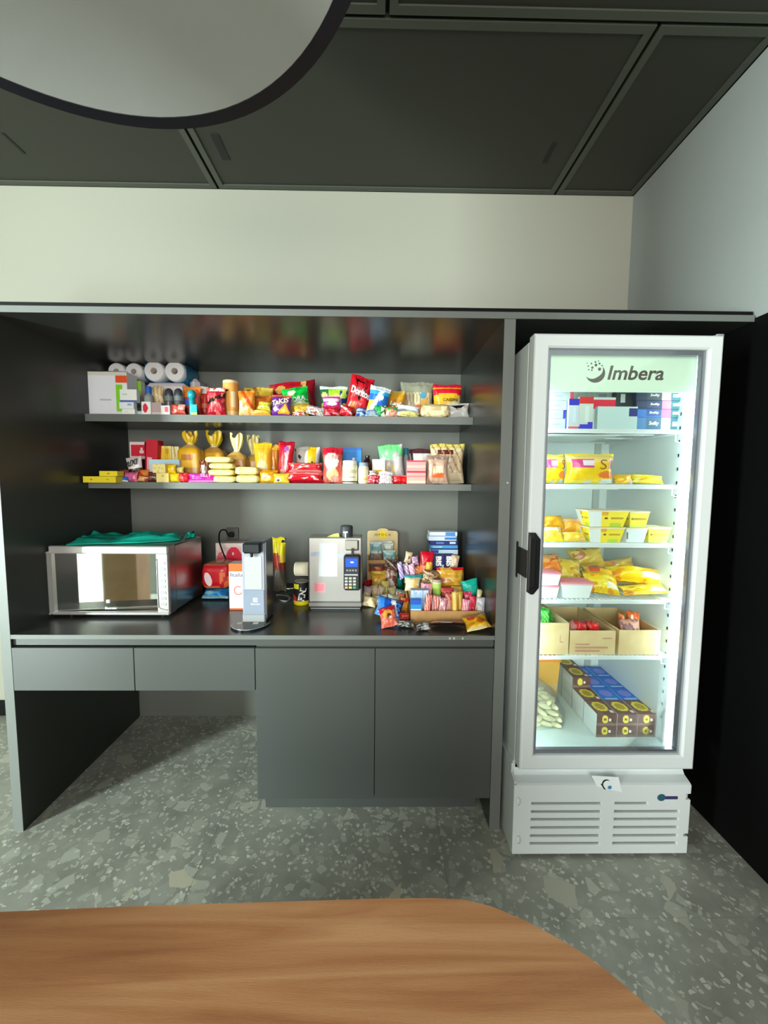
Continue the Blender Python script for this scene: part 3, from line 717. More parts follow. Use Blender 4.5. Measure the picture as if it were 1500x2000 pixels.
def tiedbag(name, bb, Y, zs, label, body, neck, frill, cat='bread bag', group=None, dep=.11, nk=.72, contents=None, m=None, band=None, n=40, sq=1.0):
    """filled bag twisted shut under a flared, ruffled top"""
    x0, x1, z0, z1 = place(bb, Y, zs); sd = random.random()*40; W, H = x1-x0, z1-z0
    rows = [(0, .86), (.02, .96), (.10, 1), (.3, 1), (.45, 1), (.6*nk+.1, .99), (nk-.13, .95), (nk-.08, .84), (nk-.04, .58), (nk-.012, .36), (nk, .26), (nk+.03, .28), (nk+.35*(1-nk), .44), (nk+.7*(1-nk), .58), (1, .55)]
    V, Fc, C = [], [], []; fB = paint(body)
    for t, r in rows:
        fr_ = max(0, (t-nk+.08)/(1-nk))
        for k in range(n):
            a = 2*math.pi*k/n; c_, s_ = math.cos(a), math.sin(a)
            e = 4.5 if t < nk-.1 else 2.5
            q_ = (abs(c_)**e+abs(s_)**e)**(-1/e)
            rr = r*q_*(1+.10*noise.noise((c_*2+sd, s_*2, t*4))*sq) + fr_*.10*math.sin(k*math.pi*2*7/n+sd)*(1 if t > nk else .3)
            V.append((c_*rr*W/2, s_*rr*dep/2*(.7 if t > nk else 1), t*H*(1+.05*fr_*math.sin(a*3+sd))))
    for i in range(len(rows)-1):
        for k in range(n):
            Fc.append((i*n+k, i*n+(k+1) % n, (i+1)*n+(k+1) % n, (i+1)*n+k)); t = (rows[i][0]+rows[i+1][0])/2
            a = 2*math.pi*(k+.5)/n; u = .5+.5*math.cos(a)
            C.append(S(frill) if t > nk else (S(neck) if t > nk-.10 else (fB(u, t/nk) if math.sin(a) < .2 else S(body[0]))))
    Fc.append(tuple(range(n))[::-1]); C.append(S(body[0]))
    P = np.array(V); T = fitT(P, (0, 0, 0), x0, x1, z0, z1, Y, dep)
    ob = mk(name, T(P), Fc, m or PF, cols=C, smooth=True); tag(ob, label, cat, group)
    tr = [T(np.array([(math.cos(a)*.27*W/2, math.sin(a)*.27*dep/2, (nk+.01)*H)]))[0] for a in np.linspace(0, 2*math.pi, 14)]
    tube('tie', tr, .0025, ink_w, ob, 6)
    return Item(ob, lambda u, v: ((u-.5)*W, -dep/2*(1-abs(2*u-1)**3)**.33*1.0, v*H), T)
def tub(name, bb, Y, zs, label, cols, cat='tub', group=None, dep=.11, wrap=None, lid='e8ece6'):
    """tapered rectangular tub with an overhanging lid; cols front design"""
    x0, x1, z0, z1 = place(bb, Y, zs); W, H = x1-x0, z1-z0; f = paint(cols); n = 12; tp = .80
    V, Fc, C = [], [], []
    def ring(t, grow=0):
        s_ = tp+(1-tp)*t+grow; out = []
        for k in range(4*n):
            e, i = divmod(k, n); q_ = i/n
            x, y = [(q_, 0), (1, q_), (1-q_, 1), (0, 1-q_)][e]
            cx_, cy_ = x-.5, y-.5; rr = .07
            out.append((cx_*s_*W, (cy_*(s_))*dep, t*H))
        return out
    m_ = 8
    for j in range(m_+1): V += ring(j/m_*.93)
    for j in range(m_):
        for k in range(4*n):
            a = j*4*n+k; b = j*4*n+(k+1) % (4*n); Fc.append((a, b, b+4*n, a+4*n)); C.append(f(((k % n)+.5)/n, (j+.5)/m_))
    Fc.append(tuple(range(4*n))[::-1]); C.append(S(cols[0]))
    P = np.array(V); T = lambda p: np.asarray(p)+np.array([(x0+x1)/2, Y+dep/2, z0])
    ob = mk(name, T(P), Fc, PC, cols=C); tag(ob, label, cat, group)
    Vl = []
    for t, g in ((.91, .02), (.93, .03), (1.0, .03), (1.0, -.08), (.985, -.10)):
        s_ = 1+g; Vl += [(sx*s_*W/2*.985, sy*s_*dep/2*.985, t*H) for sx, sy in ((-1, -1), (1, -1), (1, 1), (-1, 1))]
    Fl = [(r*4+i, r*4+(i+1) % 4, (r+1)*4+(i+1) % 4, (r+1)*4+i) for r in range(4) for i in range(4)] + [(16, 17, 18, 19)]
    mk('lid', T(np.array(Vl)), Fl, PC, ob, cols=[S(lid)]*len(Fl))
    return Item(ob, lambda u, v: ((u-.5)*W*(tp+(1-tp)*v*.93), -dep/2*(tp+(1-tp)*v*.93), v*H*.93), T)
def loaf(name, bb, Y, zs, design, label, cat='packet', group=None, dep=.09, n=30, m=None, lumps=5, amp=.10, rot=(0, 0, 0), mrow=14):
    """soft rounded pack with a lumpy outline"""
    x0, x1, z0, z1 = place(bb, Y, zs); sd = random.random()*40; V, Fc, C = [], [], []; f = paint(design)
    for j in range(mrow+1):
        ph = -math.pi/2+math.pi*j/mrow
        for k in range(n):
            a = 2*math.pi*k/n
            x, y, z = math.cos(ph)*math.cos(a), math.cos(ph)*math.sin(a), math.sin(ph)
            g = lambda q_: math.copysign(abs(q_)**.45, q_)
            l = 1+amp*noise.noise((x*lumps/2+sd, y*2, z*lumps/2))+amp*.6*abs(noise.noise((x*lumps+sd, y*3, z*lumps)))
            V.append((g(x)*l, g(y)*l, g(z)*l))
    for j in range(mrow):
        for k in range(n):
            Fc.append((j*n+k, j*n+(k+1) % n, (j+1)*n+(k+1) % n, (j+1)*n+k))
            p = np.mean([V[i] for i in Fc[-1]], axis=0); C.append(f(p[0]/2+.5, p[2]/2+.5))
    P = np.array(V); T = fitT(P, rot, x0, x1, z0, z1, Y, dep)
    ob = mk(name, T(P), Fc, m or PF, cols=C, smooth=True); tag(ob, label, cat, group)
    return Item(ob, lambda u, v: ((u-.5)*2, -(max(0, 1-abs(2*u-1)**4))**.25*1.0, (v-.5)*2), T)
# ================================================================== upper wall shelf
YA, YM, YC, YD = DS+.006, DS+.062, DS+.135, DS+.225
def pix(n): return n
# white cartons at the left end
it = carton('carton', (170, 726, 247, None), DS+.034, Z1, ['e9e8ee', ('r', .72, .74, 1, .90, 'e8541e'), ('b', .90, 1, 'd8d4c8'), ('r', .72, .08, .86, .70, '86d420'), ('r', .86, .08, 1, .70, 'f0f2ec'), ('r', .30, .48, .60, .50, 'b8b8c2'), ('r', .28, .40, .62, .42, 'b8b8c2'), ('r', .28, .34, .60, .36, 'c0c0ca'), ('r', .28, .28, .62, .30, 'c0c0ca')], 'tall white carton with orange and lime stripe at the left end of upper shelf', dep=.085, n=24)
p = it.T(np.array([(-.05, -.0425, 0)]))[0]
x0, x1, _, zt_ = place((196, 726, 246, None), DS+.034, Z1)
V_ = [(x0, DS+.034, zt_), (x1, DS+.034, zt_-.004), (x1-.012, DS+.075, zt_+.012), (x0+.018, DS+.075, zt_+.014)]
mk('carton_flap', V_, [(0, 1, 2, 3)], cardp, it.obj)
carton('carton', (249, 744, 275, None), YM+.06, Z1, ['c9c3c0', ('r', .0, .70, .52, 1, 'd64a26'), ('r', .52, .66, 1, 1, '86c22e'), ('r', 0, .3, 1, .36, '8e8a8c')], 'narrow carton with red and green top behind the white medicine boxes', dep=.035)
carton('medicine_box', (234, 760.5, 267, 785), YA, None, ['f0f2ee', ('b', .0, .14, '4d66b4'), ('r', .15, .6, .4, .66, 'b9bcc4'), ('r', .15, .42, .7, .46, 'c6c9cf')], 'white medicine box with blue stripe, topmost of three', group='stacked medicine boxes', dep=.026)
carton('medicine_box', (233, 785.4, 261, 798.4), YA, None, ['e9eef2', ('r', .55, .5, .85, .75, '9fb0cf')], 'thin white medicine box in the middle of the stack of three', group='stacked medicine boxes', dep=.026)
carton('medicine_box', (238, 798.8, 263, None), YA, Z1, ['f2f2ea', ('r', .2, .45, .5, .6, 'd8d6cc')], 'plain white medicine box at the bottom of the stack of three', group='stacked medicine boxes', dep=.026)
# toilet-roll packs
paper = mat('tissue_paper', 'eceaea', .9, bump=(60, .3, .002)); film_blue = mat('blue_film', '2a93c8', .25, coat=.4)
def roll_y(name, cx, cz, r, y0, y1, parent):
    prof = [(r*.32, .0), (r*.9, .0), (r, r*.12), (r, (y1-y0)-r*.12), (r*.9, y1-y0), (r*.32, y1-y0)]
    V, Fc = lathev(prof, 0, 0, 0, 28, ring=True)
    o = mk(name, [(cx+a*(1+.02*math.sin(3*b/r)), y0+h, cz+b) for a, b, h in V], [f[::-1] for f in Fc], paper, parent, smooth=True); _autosmooth(o)
    V, Fc = lathev([(r*.325, .004), (r*.325, y1-y0-.004), (r*.27, y1-y0-.004), (r*.27, .004)], 0, 0, 0, 20, ring=True)
    mk('cardboard_core', [(cx+a, y0+h, cz+b) for a, b, h in V], Fc, mat('core_card', 'a59a92', .9), o, smooth=True)
    return o
def wrap(name, x0, x1, y0, y1, z0, z1, m, parent, r=.03):
    """rounded open sleeve of film around the rolls"""
    pts = []
    for cx, cz, a0 in ((x1-r, z1-r, 0), (x0+r, z1-r, 90), (x0+r, z0+r, 180), (x1-r, z0+r, 270)):
        for k in range(6):
            a = math.radians(a0+90*k/5); pts.append((cx+r*math.cos(a), cz+r*math.sin(a)))
    n = len(pts); V = [(p_[0]+.003*noise.noise((i*.7, j*3., 1.)), y0+(y1-y0)*j/4, p_[1]+.003*noise.noise((i*.7, j*3., 5.))) for j in range(5) for i, p_ in enumerate(pts)]
    Fc = [(j*n+i, j*n+(i+1) % n, (j+1)*n+(i+1) % n, (j+1)*n+i) for j in range(4) for i in range(n)]
    return mk(name, V, Fc, m, parent, smooth=True)
film_clear = mat('clear_film', 'f2f0f2', .2, alpha=.35)
yb0 = DS+.165
tp_ = empty('toilet_roll_pack', U(244, 800, Y=yb0), 'white toilet roll pack standing behind the carton, two rolls showing', 'toilet rolls')
ra = (U(278, 725, Y=yb0).x-U(210, 725, Y=yb0).x)/4; ztA = U(244, 708, Y=yb0).z
k = 0
while ztA-(2*k+1)*ra > Z1+ra*.5:
    for s_ in (0, 1): roll_y('toilet_roll', U(210, 725, Y=yb0).x+ra+2*ra*s_, ztA-ra-2*ra*k*1.0, ra*.99, yb0, yb0+.11, tp_)
    k += 1
zA0 = ztA-2*ra*k
box('wrapper', U(210, 725, Y=yb0).x, U(278, 725, Y=yb0).x, yb0+.002, yb0+.108, Z1, max(zA0, Z1+.004), mat('wrapper_pale', 'd9d6d6', .4), tp_)
tb_ = empty('toilet_roll_pack', U(322, 745, Y=yb0), 'toilet roll pack with blue wrapper lying on top of the white napkin pack', 'toilet rolls')
xb0, xb1 = U(280, 725, Y=yb0).x, U(361, 725, Y=yb0).x; rb = (xb1-xb0)/4; zB1 = U(322, 704, Y=yb0).z
for s_ in (0, 1): roll_y('toilet_roll', xb0+rb+2*rb*s_, zB1-rb, rb*.98, yb0, yb0+.105, tb_)
wrap('wrapper', xb0-.001, xb1+.003, yb0+.01, yb0+.15, zB1-2*rb-.003, zB1+.002, film_blue, tb_, rb*.7)
zN = zB1-2*rb-.004
def soft(name, x0, x1, y0, y1, z0, z1, cols_, m=None, parent=None):
    V, Fc = boxv(x0, x1, y0, y1, z0, z1, .02)
    o = mk(name, V, Fc, m or PF, parent, cols=[S(cols_)]*len(Fc)); return o
o = soft('napkin_pack', U(281, 780, Y=yb0-.005).x, U(363, 780, Y=yb0-.005).x, yb0-.002, DB-.012, Z1, zN, 'e9dfe2'); tag(o, 'pale pink film napkin pack supporting the blue wrapped toilet rolls', 'napkin pack')
x0_, x1_, _, z1_ = place((362, 738, 387, None), yb0+.03, Z1)
o = soft('napkin_pack', x0_+.016, x1_, yb0+.03, DB-.012, Z1, z1_, 'd8d2d8'); tag(o, 'clear-wrapped paper pack leaning at the right end of the toilet rolls', 'napkin pack')
# bottles and small toiletries
vessel('bottle', (276, 753, 294, None), YA+.03, Z1, [(.80, 0), (.95, .03), (.95, .58), (.80, .68), (.55, .74), (.55, .78)], ['8f9698', '9aa2a4', '9aa2a4', '868d90'], 'small grey bottle with blue cap beside the medicine boxes', 'bottle', cap=([(.62, .76), (.62, .97), (.55, 1.0)], '2f62c4', 'cap'))
carton('small_box', (276, 784.5, 294, None), YA, Z1, ['f4f0ef', ('e', .40, .5, .28, .36, 'd6283c')], 'tiny white box with red dot in front of the blue-capped bottle', dep=.022)
bag('biscuit_packet', (294, 752, 317, 790), YM+.005, None, ['e3cda2', ('s', 3.2, .6, .45, 'c9a876'), ('n', 6, 3, .35, 'efe0bd')], 'clear packet of beige biscuit sticks behind the small boxes', dep=.03)
carton('small_box', (294, 786, 315, None), YA+.01, Z1, ['b8a0a0', ('b', .0, .2, 'd6c8c8')], 'mauve little box standing below the biscuit sticks', dep=.03)
for i_, (a, b, lb) in enumerate(((316, 334, 'dark grey deodorant bottle with silver shoulder, nearer the biscuit sticks'), (334.5, 353, 'dark grey deodorant bottle with silver shoulder, nearer the red packets'))):
    vessel('deodorant', (a, 757, b, None), YA+.026, Z1, [(.85, 0), (.95, .02), (.95, .55), (.90, .72)], ['4d4d50', '545456', '7c8486'], lb, 'bottle', 'deodorant bottles', m=PF, cap=([(.88, .72), (.90, .80), (.78, .93), (.35, 1.0)], '43444a', 'cap', PF))
carton('small_box', (314, 792, 331, None), YA, Z1, ['f4eeee', ('r', .40, .30, .86, .85, 'f0707c')], 'tiny white box with pink square in front of the deodorants', dep=.022)
carton('blister_pack', (267, 803, 312, None), YA+.0235, Z1, ['a9c9c6', ('r', .05, .35, .5, .7, 'cfe3e0')], 'flat pale green blister pack at the shelf edge', dep=.012)
bag('wrapper_packet', (331, 789, 360, None), YA, Z1, ['b8372e', ('n', 5, 2, .1, 'd86a52'), ('r', .55, .5, 1, 1, 'e0a090')], 'crumpled red wrapper packet in front of the second deodorant', dep=.022)
bag('snack_packet', (353, 753, 389, None), YM+.01, Z1, ['cf4024', ('b', .62, 1, 'e88a3a'), ('r', .1, .38, .75, .6, '4668c8'), ('e', .8, .5, .2, .4, 'd4523a')], 'red and blue small packet behind the teal bottle', dep=.04)
vessel('lighter_bottle', (363, 760, 379, None), YA+.006, Z1, [(.70, 0), (.75, .02), (.70, .6), (.60, .66), (1.0, .74), (1.0, .88), (.6, .98), (.3, 1.0)], ['10808a', '169aa4', '1590a0', '1aa0ae'], 'slim teal bottle with round teal top', 'bottle', m=PF)
carton('small_box', (372.5, 790, 384, None), YA-.003, Z1, ['18c4d0', ('b', 0, .22, 'f2e04a')], 'small cyan box with yellow base in front of the teal bottle', dep=.008)
bag('snack_packet', (380, 753, 404, None), DS+.112, Z1, ['d8332e', ('b', .78, 1, 'f0e6e2'), ('b', .30, .45, 'e67a68')], 'red packet with white header between teal bottle and sauce pouch', dep=.035)
it = bag('sauce_pouch', (399, 755, 437, None), YA+.01, Z1, ['b3142c', ('b', .86, 1, 'f0e2de'), ('r', .15, .62, .55, .80, 'd84a5a'), ('d', -.3, 1, .36, .52, '1c1416'), ('n', 6, 4, .22, 'd96a5c')], 'dark red sauce pouch with black swirl left of orange canister', dep=.05)
# canister
it = vessel('chip_canister', (430, 741, 460.5, None), YM-.006, Z1, [(.96, 0), (.98, .03), (.98, .90), (1.0, .92), (1.0, .99), (.95, 1.0)], ['e7b07a', 'eaa24e', 'eaa24e', 'e9c79a', 'ecd0a6'], 'orange cylindrical chip canister with cream lid', 'canister')
it.part('label', ['eba64e', ('r', .30, .72, .46, .80, '2a1d18'), ('r', .38, .78, .52, .84, '2a1d18'), ('r', .60, .25, .8, .75, 'f2d8b0'), ('b', 0, .12, 'f3cf92')], (.05, .05, .95, .9), off=.0006, n=16)
# orange and yellow packets
bag('chip_bag', (462, 761, 496, None), YA, Z1, ['e8892a', ('b', 0, .3, 'efc48a'), ('n', 4, 1, .15, 'f2a84e'), ('d', 1, 1, 1.1, 1.35, 'd2521e'), ('r', 0, .3, .25, .6, 'f2e2cc')], 'orange snack bag next to the chip canister', 'chip bag', dep=.05)
bag('chip_bag', (470, 753, 530, None), YC-.02, Z1, ['d7b13a', ('n', 3, 6, .1, 'e8c95a'), ('d', 1, .6, .9, 1.05, '9a6a28'), ('e', .2, .7, .16, .2, 'c87a2a')], 'golden yellow bag slumped behind the orange snack bag', 'chip bag', dep=.07)
bag('chip_bag', (486, 771, 529, None), YM+.002, Z1, ['e07020', ('n', 5, 8, .15, 'e8924a'), ('b', .0, .4, 'dca33c')], 'orange bag with twisted top behind the yellow packets', 'chip bag', dep=.045)
bag('snack_packet', (500, 781, 529, 801), YA+.006, None, ['d8cf3c', ('n', 8, 5, .1, 'b4ac2c'), ('n', 5, 2, .2, 'e9e06a')], 'lime yellow packet lying on the yellow flat packet', dep=.04, rot=(-20, 8, 0))
bag('snack_packet', (490, 799, 528, None), YA, Z1, ['f0cf52', ('b', 0, .25, 'e8a24a'), ('d', 1, 1, .9, 1.1, 'd8b43a')], 'flat yellow packet at the shelf edge left of the purple bag', dep=.045, rot=(-25, 0, 0))
it = bag('chip_bag', (527, 769, 568, None), YA, Z1, ['6d2f8e', ('b', .88, 1, 'dc6a4a'), ('t', ((.30, .06), (1.0, .10), (.75, .62)), 'ef9a2c'), ('t', ((.45, .12), (.95, .16), (.75, .5)), 'f6c243'), ('e', .22, .3, .14, .1, 'e0c8e8')], 'purple rolled tortilla chip bag with cream slanted lettering', 'chip bag', dep=.05, n=26, rot=(0, 3, 0))
it.text('TaKIS', (.06, .52, .96, .76), mat('ink_cream', 'f2e3b8', .5), shear=.2, bold=.03, rot=14)
bag('chip_bag', (522, 737, 622, None), YD-.03, Z1, ['c0162a', ('d', 1, .35, 1.02, 1.2, 'e8b060'), ('r', .80, 0, 1, 1, '8a1020'), ('e', .24, .80, .12, .12, 'e6b05a'), ('n', 3, 3, .25, 'd63a48')], 'big dark red chip bag leaning behind the green one', 'chip bag', dep=.075, rot=(0, -7, 0), n=26)
it = bag('chip_bag', (547, 751, 607, 812), YM+.026, None, ['14c245', ('b', 0, .36, 'dfb23c'), ('b', .36, .50, 'b9d8a0'), ('e', .38, .80, .16, .10, 'e9efc8'), ('n', 4, 6, .22, '0f9a3a'), ('e', .5, .2, .35, .16, 'e8c04a')], 'bright green tortilla chip bag with white lettering', 'chip bag', dep=.06, rot=(0, -9, 0), n=26)
it.text('OORA', (.18, .42, .92, .60), ink_w, shear=.1, bold=.03, rot=6)
bag('snack_packet', (572, 790, 602, None), YA+.02, Z1, ['e2bf4c', ('n', 5, 3, .1, 'c89a34')], 'small mustard yellow packet below the green chip bag', dep=.035)
bag('foil_packet', (594, 789, 637, None), YA, Z1, ['d5cfca', ('s', 6, 2, .3, '9d9590'), ('n', 5, 1, .25, 'a8483e')], 'crumpled silver foil packet in front of the dark red bag', dep=.045, rot=(-10, 12, 0))
bag('snack_packet', (570, 803, 596, None), YA-.001, Z1, ['b04a40', ('n', 6, 1, .05, 'eadfd8')], 'tiny red and white packet at the shelf edge under the green bag', dep=.02, rot=(-30, 0, 0))
bag('snack_packet', (629, 772, 664, 797), YM-.004, None, ['d8359a', ('b', .55, .75, 'f4d8ea'), ('b', .9, 1, 'f0a0cc'), ('e', .55, .38, .3, .18, 'f6eef2')], 'magenta and white packet resting on red packets', dep=.04)
bag('snack_packet', (629, 792, 664, None), YA+.005, Z1, ['cc1f34', ('b', .15, .35, 'e88a8e'), ('n', 5, 5, .2, 'a01428')], 'red foil packet under the magenta packet', dep=.045)
bag('snack_packet', (660, 788, 692, None), YA+.01, Z1, ['c41a2c', ('d', .6, 1, .75, .95, 'efe6e0'), ('n', 5, 8, .25, 'e04a50')], 'red packet with white stripe below the tall red chip bag', dep=.04, rot=(-8, 14, 0))
bag('chip_bag', (623, 752, 679, None), YC+.01, Z1, ['a9d838', ('r', 0, .3, .3, 1, '2c6a4c'), ('r', .75, 0, 1, .85, '22448c'), ('n', 4, 6, .15, 'd4ec6a'), ('b', .9, 1, 'dfe8e0')], 'lime green and navy bag behind the magenta packet', 'chip bag', dep=.06)
it = bag('chip_bag', (670, 727, 732, None), YM+.02, Z1, ['cf1626', ('e', .30, .18, .2, .16, 'e8742c'), ('e', .62, .14, .16, .1, 'f09a3c'), ('t', ((.24, .90), (.52, .36), (.86, .84)), '0d0d10'), ('t', ((.33, .84), (.53, .47), (.76, .80)), 'd41c2c'), ('n', 3, 4, .32, 'b01020')], 'tall red tortilla chip bag with black triangle emblem', 'chip bag', dep=.07, rot=(0, 14, 0), n=30)
it.text('Doritos', (.10, .50, 1.0, .68), ink_w, shear=.05, bold=.04, rot=-4, off=.012)
it = bag('chip_bag', (713, 748, 765, None), YM-.004, Z1, ['1e6cc4', ('b', .84, 1, 'dfe9ee'), ('b', .70, .84, '3aa6de'), ('r', .0, .1, .38, .5, 'e8c65e'), ('d', -1, .6, -.2, .0, 'e8eef2'), ('e', .55, .62, .2, .1, 'e2e6ea')], 'blue ridged chip bag leaning against the red one', 'chip bag', dep=.055, rot=(0, 12, 0), n=24)
it = bag('chip_bag', (756, 761, 793, None), YM+.054, Z1, ['dfa32c', ('b', .85, 1, 'e9bc54'), ('e', .52, .5, .42, .2, 'c98a24')], 'golden chip bag with white lettering right of the blue bag', 'chip bag', dep=.05)
it.text("Lay's", (.12, .42, .92, .60), ink_w, shear=.15, bold=.03, rot=-6)
bag('pasta_bag', (783, 743, 849, None), YC+.04, Z1, ['ddd0a8', ('s', 9, 1.5, .35, 'b3a27c'), ('b', .72, 1, '9fa08c'), ('e', .68, .66, .10, .09, '58a8cc'), ('e', .52, .30, .22, .12, 'e2764a'), ('e', .72, .48, .12, .1, 'efb45a')], 'clear bag of pale twisted snacks behind the golden bag', 'snack bag', dep=.07, n=26)
it = bag('chip_bag', (847, 748, 905, None), YC, Z1, ['e8a41e', ('b', .70, 1, 'd81c34'), ('e', .5, .62, .5, .14, 'f0bc28'), ('b', .86, .93, 'f0a030'), ('d', -.4, 1, .10, .26, 'f3dfa6')], 'red and yellow wide bag at the right end of the upper shelf', 'chip bag', dep=.07, n=24)
it.text('CASSINI', (.30, .52, .86, .60), ink_k, bold=.01)
bag('snack_packet', (694, 794, 716, None), YA, Z1, ['2c4f9c', ('n', 5, 5, .1, 'a9bcd4')], 'small blue packet in front of the tall red bag', dep=.028, rot=(-14, 6, 0))
bag('foil_packet', (712, 800, 741, None), YA-.002, Z1, ['9aa9b4', ('n', 6, 2, .05, '4e7cb0')], 'flat grey-blue foil packet at the edge below the blue bag', dep=.028, rot=(-35, 0, 0))
bag('snack_packet', (731, 791, 754, None), YA, Z1, ['2fae5a', ('r', .6, 0, 1, 1, 'e9e6d0'), ('n', 5, 9, .2, '1c7a3e')], 'small green packet with cream edge left of the salmon one', dep=.03)
bag('snack_packet', (752, 794, 777, None), YA+.004, Z1, ['e2a488', ('b', .70, 1, '3cae50'), ('n', 5, 4, .2, 'c87c60')], 'salmon packet with green top in the row of small packets', dep=.03)
bag('snack_packet', (773, 788, 822, 806), YM-.005, None, ['dde2ec', ('b', 0, .2, 'c3c9d6')], 'white packet lying on the pale yellow one', dep=.035, rot=(-12, 10, 0))
bag('snack_packet', (771, 802, 821, None), YA, Z1, ['f1e58e', ('n', 6, 3, .3, 'b9b060'), ('r', 0, 0, .2, 1, 'f6f0e0')], 'pale yellow flat packet at the shelf edge', dep=.05, rot=(-20, 6, 0))
loaf('noodle_bag', (821, 788, 883, None), YA+.004, Z1, ['e9d8a8', ('s', 7, 1, .4, 'cdb684'), ('b', .85, 1, 'c8bf84')], 'clear bag of cream coloured curled noodles', 'noodle bag', dep=.06, lumps=9, amp=.16)
it = bag('flour_bag', (868, 785, 921, None), YM+.008, Z1, ['eceae6', ('t', ((.22, .86), (.82, .86), (.55, .58)), '17181a'), ('b', 0, .12, 'd8d4cc'), ('n', 4, 4, .38, 'd8b8b0')], 'white bag with black arrow mark at the right shelf end', 'flour bag', dep=.06, rot=(0, -4, 0))

# ================================================================== lower wall shelf
carton('soap_box', (162, 930.5, 226, 942.5), DS-.045, None, ['f2d81e', ('e', .27, .5, .04, .15, 'b89a10'), ('e', .72, .5, .04, .15, 'b89a10'), ('r', .49, 0, .505, 1, 'c9ac12')], 'long flat yellow box overhanging the left end of lower shelf', dep=.07)
carton('soap_box', (194, 920, 229, 930), DS-.03, None, ['f4de2c', ('e', .5, .5, .06, .15, 'b89a10')], 'short yellow box stacked on the long flat yellow one', dep=.05)
carton('candy_box', (253, 863, 282, None), YC+.02, Z2, ['d3142f', ('b', .94, 1, 'f0d4d8'), ('r', 0, 0, .07, 1, 'f2e2e4'), ('t', ((.62, .72), (.94, .72), (.80, .90)), 'f6c9c8'), ('b', .60, .64, 'f4d8d8'), ('b', 0, .58, '7a0c1c')], 'red box with white triangle on the lower shelf', dep=.06)
carton('candy_box', (279, 857, 308, None), YM+.05, Z2, ['cf1230', ('r', .12, .30, .55, .62, 'efb0b4'), ('s', 0, 12, .3, 'cf1230'), ('e', .35, .22, .25, .1, 'f3b6ac'), ('b', 0, .12, '4a0a14'), ('d', 1, -1, .3, 2, 'e01834')], 'tall red box tilted against the yellow box', dep=.055, tilt=6)
it = bag('candy_bag', (240, 889, 277, None), YM-.012, Z2, ['2a0e12', ('b', .50, .92, 'efe6e2'), ('r', .8, 0, 1, .5, '6a1220'), ('b', .92, 1, 'e8d0d0')], 'dark candy bag with white lettered band beside the red box', 'candy bag', dep=.045, rot=(0, -10, 0))
it.text('PUXI', (.10, .60, .88, .84), ink_k, shear=.2, bold=.03, rot=8)
for bb, Yq, ds, lb, rt in (
    ((229, 917, 246, None), YA+.036, ['8a4a38', ('n', 5, 1, .2, 'b4684e')], 'small brown wrapper behind the blue one', (-10, 0, 0)),
    ((229, 930.5, 248, None), YA-.004, ['1f6fd0', ('b', 0, .2, 'e8eef4')], 'small blue wrapper at the left edge of lower shelf', (-20, 0, 0)),
    ((238, 922, 266, None), YA+.012, ['ef7fa0', ('n', 4, 5, .2, 'd85a86'), ('e', .5, .6, .3, .15, 'd95aa8')], 'round pink wrapper beside the small blue one', (-10, 0, 0)),
    ((263, 917, 288, None), YA+.042, ['ef8c3c', ('d', 1, 1, .9, 1.2, 'c8401e')], 'orange wrapper behind the peach one', (-10, 0, 0)),
    ((265, 928, 288, None), YA, ['f2b478', ('r', .7, 0, 1, .5, 'a8452c'), ('b', .8, 1, 'c8401e')], 'peach coloured wrapper at the shelf edge', (-15, 6, 0)),
    ((285, 921, 308, None), YA+.005, ['5a2c28', ('n', 5, 2, .25, '8a5048'), ('e', .4, .45, .25, .08, 'a88078')], 'dark brown chocolate wrapper', (-10, 0, 0))):
    bag('candy_wrapper', bb, Yq, Z2, ds, lb, 'candy', dep=.03, rot=rt, n=14)
carton('tea_box', (308.5, 871, 334, None), YC+.015, Z2, ['f5cf32', ('b', .93, 1, 'f8e58a'), ('s', 6, 0, .35, 'e9b41e'), ('e', .66, .84, .12, .1, 'd39a18'), ('r', .94, 0, 1, 1, 'f8e9a0')], 'upright yellow box between red box and bread bag', dep=.05)
carton('tea_box', (335, 872, 349, None), YC+.005, Z2, ['f4e6b4', ('d', 1, .6, .8, 1.0, 'c8a850'), ('r', .4, .2, .8, .7, 'efd98a')], 'narrow cream box half hidden by the bread bag', dep=.05)
it = carton('wafer_box', (291, 897.5, 350, None), YM+.008, Z2, ['c9d9ee', ('b', .80, 1, 'bfe0f2'), ('b', .0, .7, 'd8d2dc'), ('s', 7, 0, .25, '6fb4d8'), ('b', .0, .78, 'd5d0d8')], 'long pale blue box behind the pale yellow packets', dep=.028)
carton('butter_packet', (298, 906, 322.5, 923.5), YA, None, ['f6e494', ('n', 6, 5, .35, 'e4ca6c')], 'pale yellow block packet, upper of two stacked', dep=.03, group='pale yellow blocks')
carton('butter_packet', (305, 924, 329, None), YA, Z2, ['f5e08a', ('e', .55, .7, .12, .1, 'd2b450')], 'pale yellow block packet, lower of two stacked', dep=.03, group='pale yellow blocks')
bag('candy_wrapper', (323, 906, 341, 926), YA+.004, None, ['f2c91e', ('n', 5, 3, .2, 'd8a410')], 'golden yellow wrapper stacked above a yellow one', 'candy', dep=.03, n=14)
bag('candy_wrapper', (328, 924, 349, None), YA, Z2, ['f4d422', ('n', 5, 6, .25, 'e8bb18')], 'bright yellow wrapper at the shelf edge by the yellow blocks', 'candy', dep=.03, n=14)
bag('candy_wrapper', (339, 911, 357, 925), YA+.032, Z2, ['f3e38c', ('n', 5, 7, .3, 'e0c862')], 'pale lemon wrapper in front of the first bread bag', 'candy', dep=.025, n=14)
bag('candy_wrapper', (343, 923, 367, None), YA+.002, Z2, ['d81c2c', ('n', 5, 1, .2, 'f06a5a')], 'shiny red wrapper left of the magenta packet', 'candy', dep=.028, n=14)
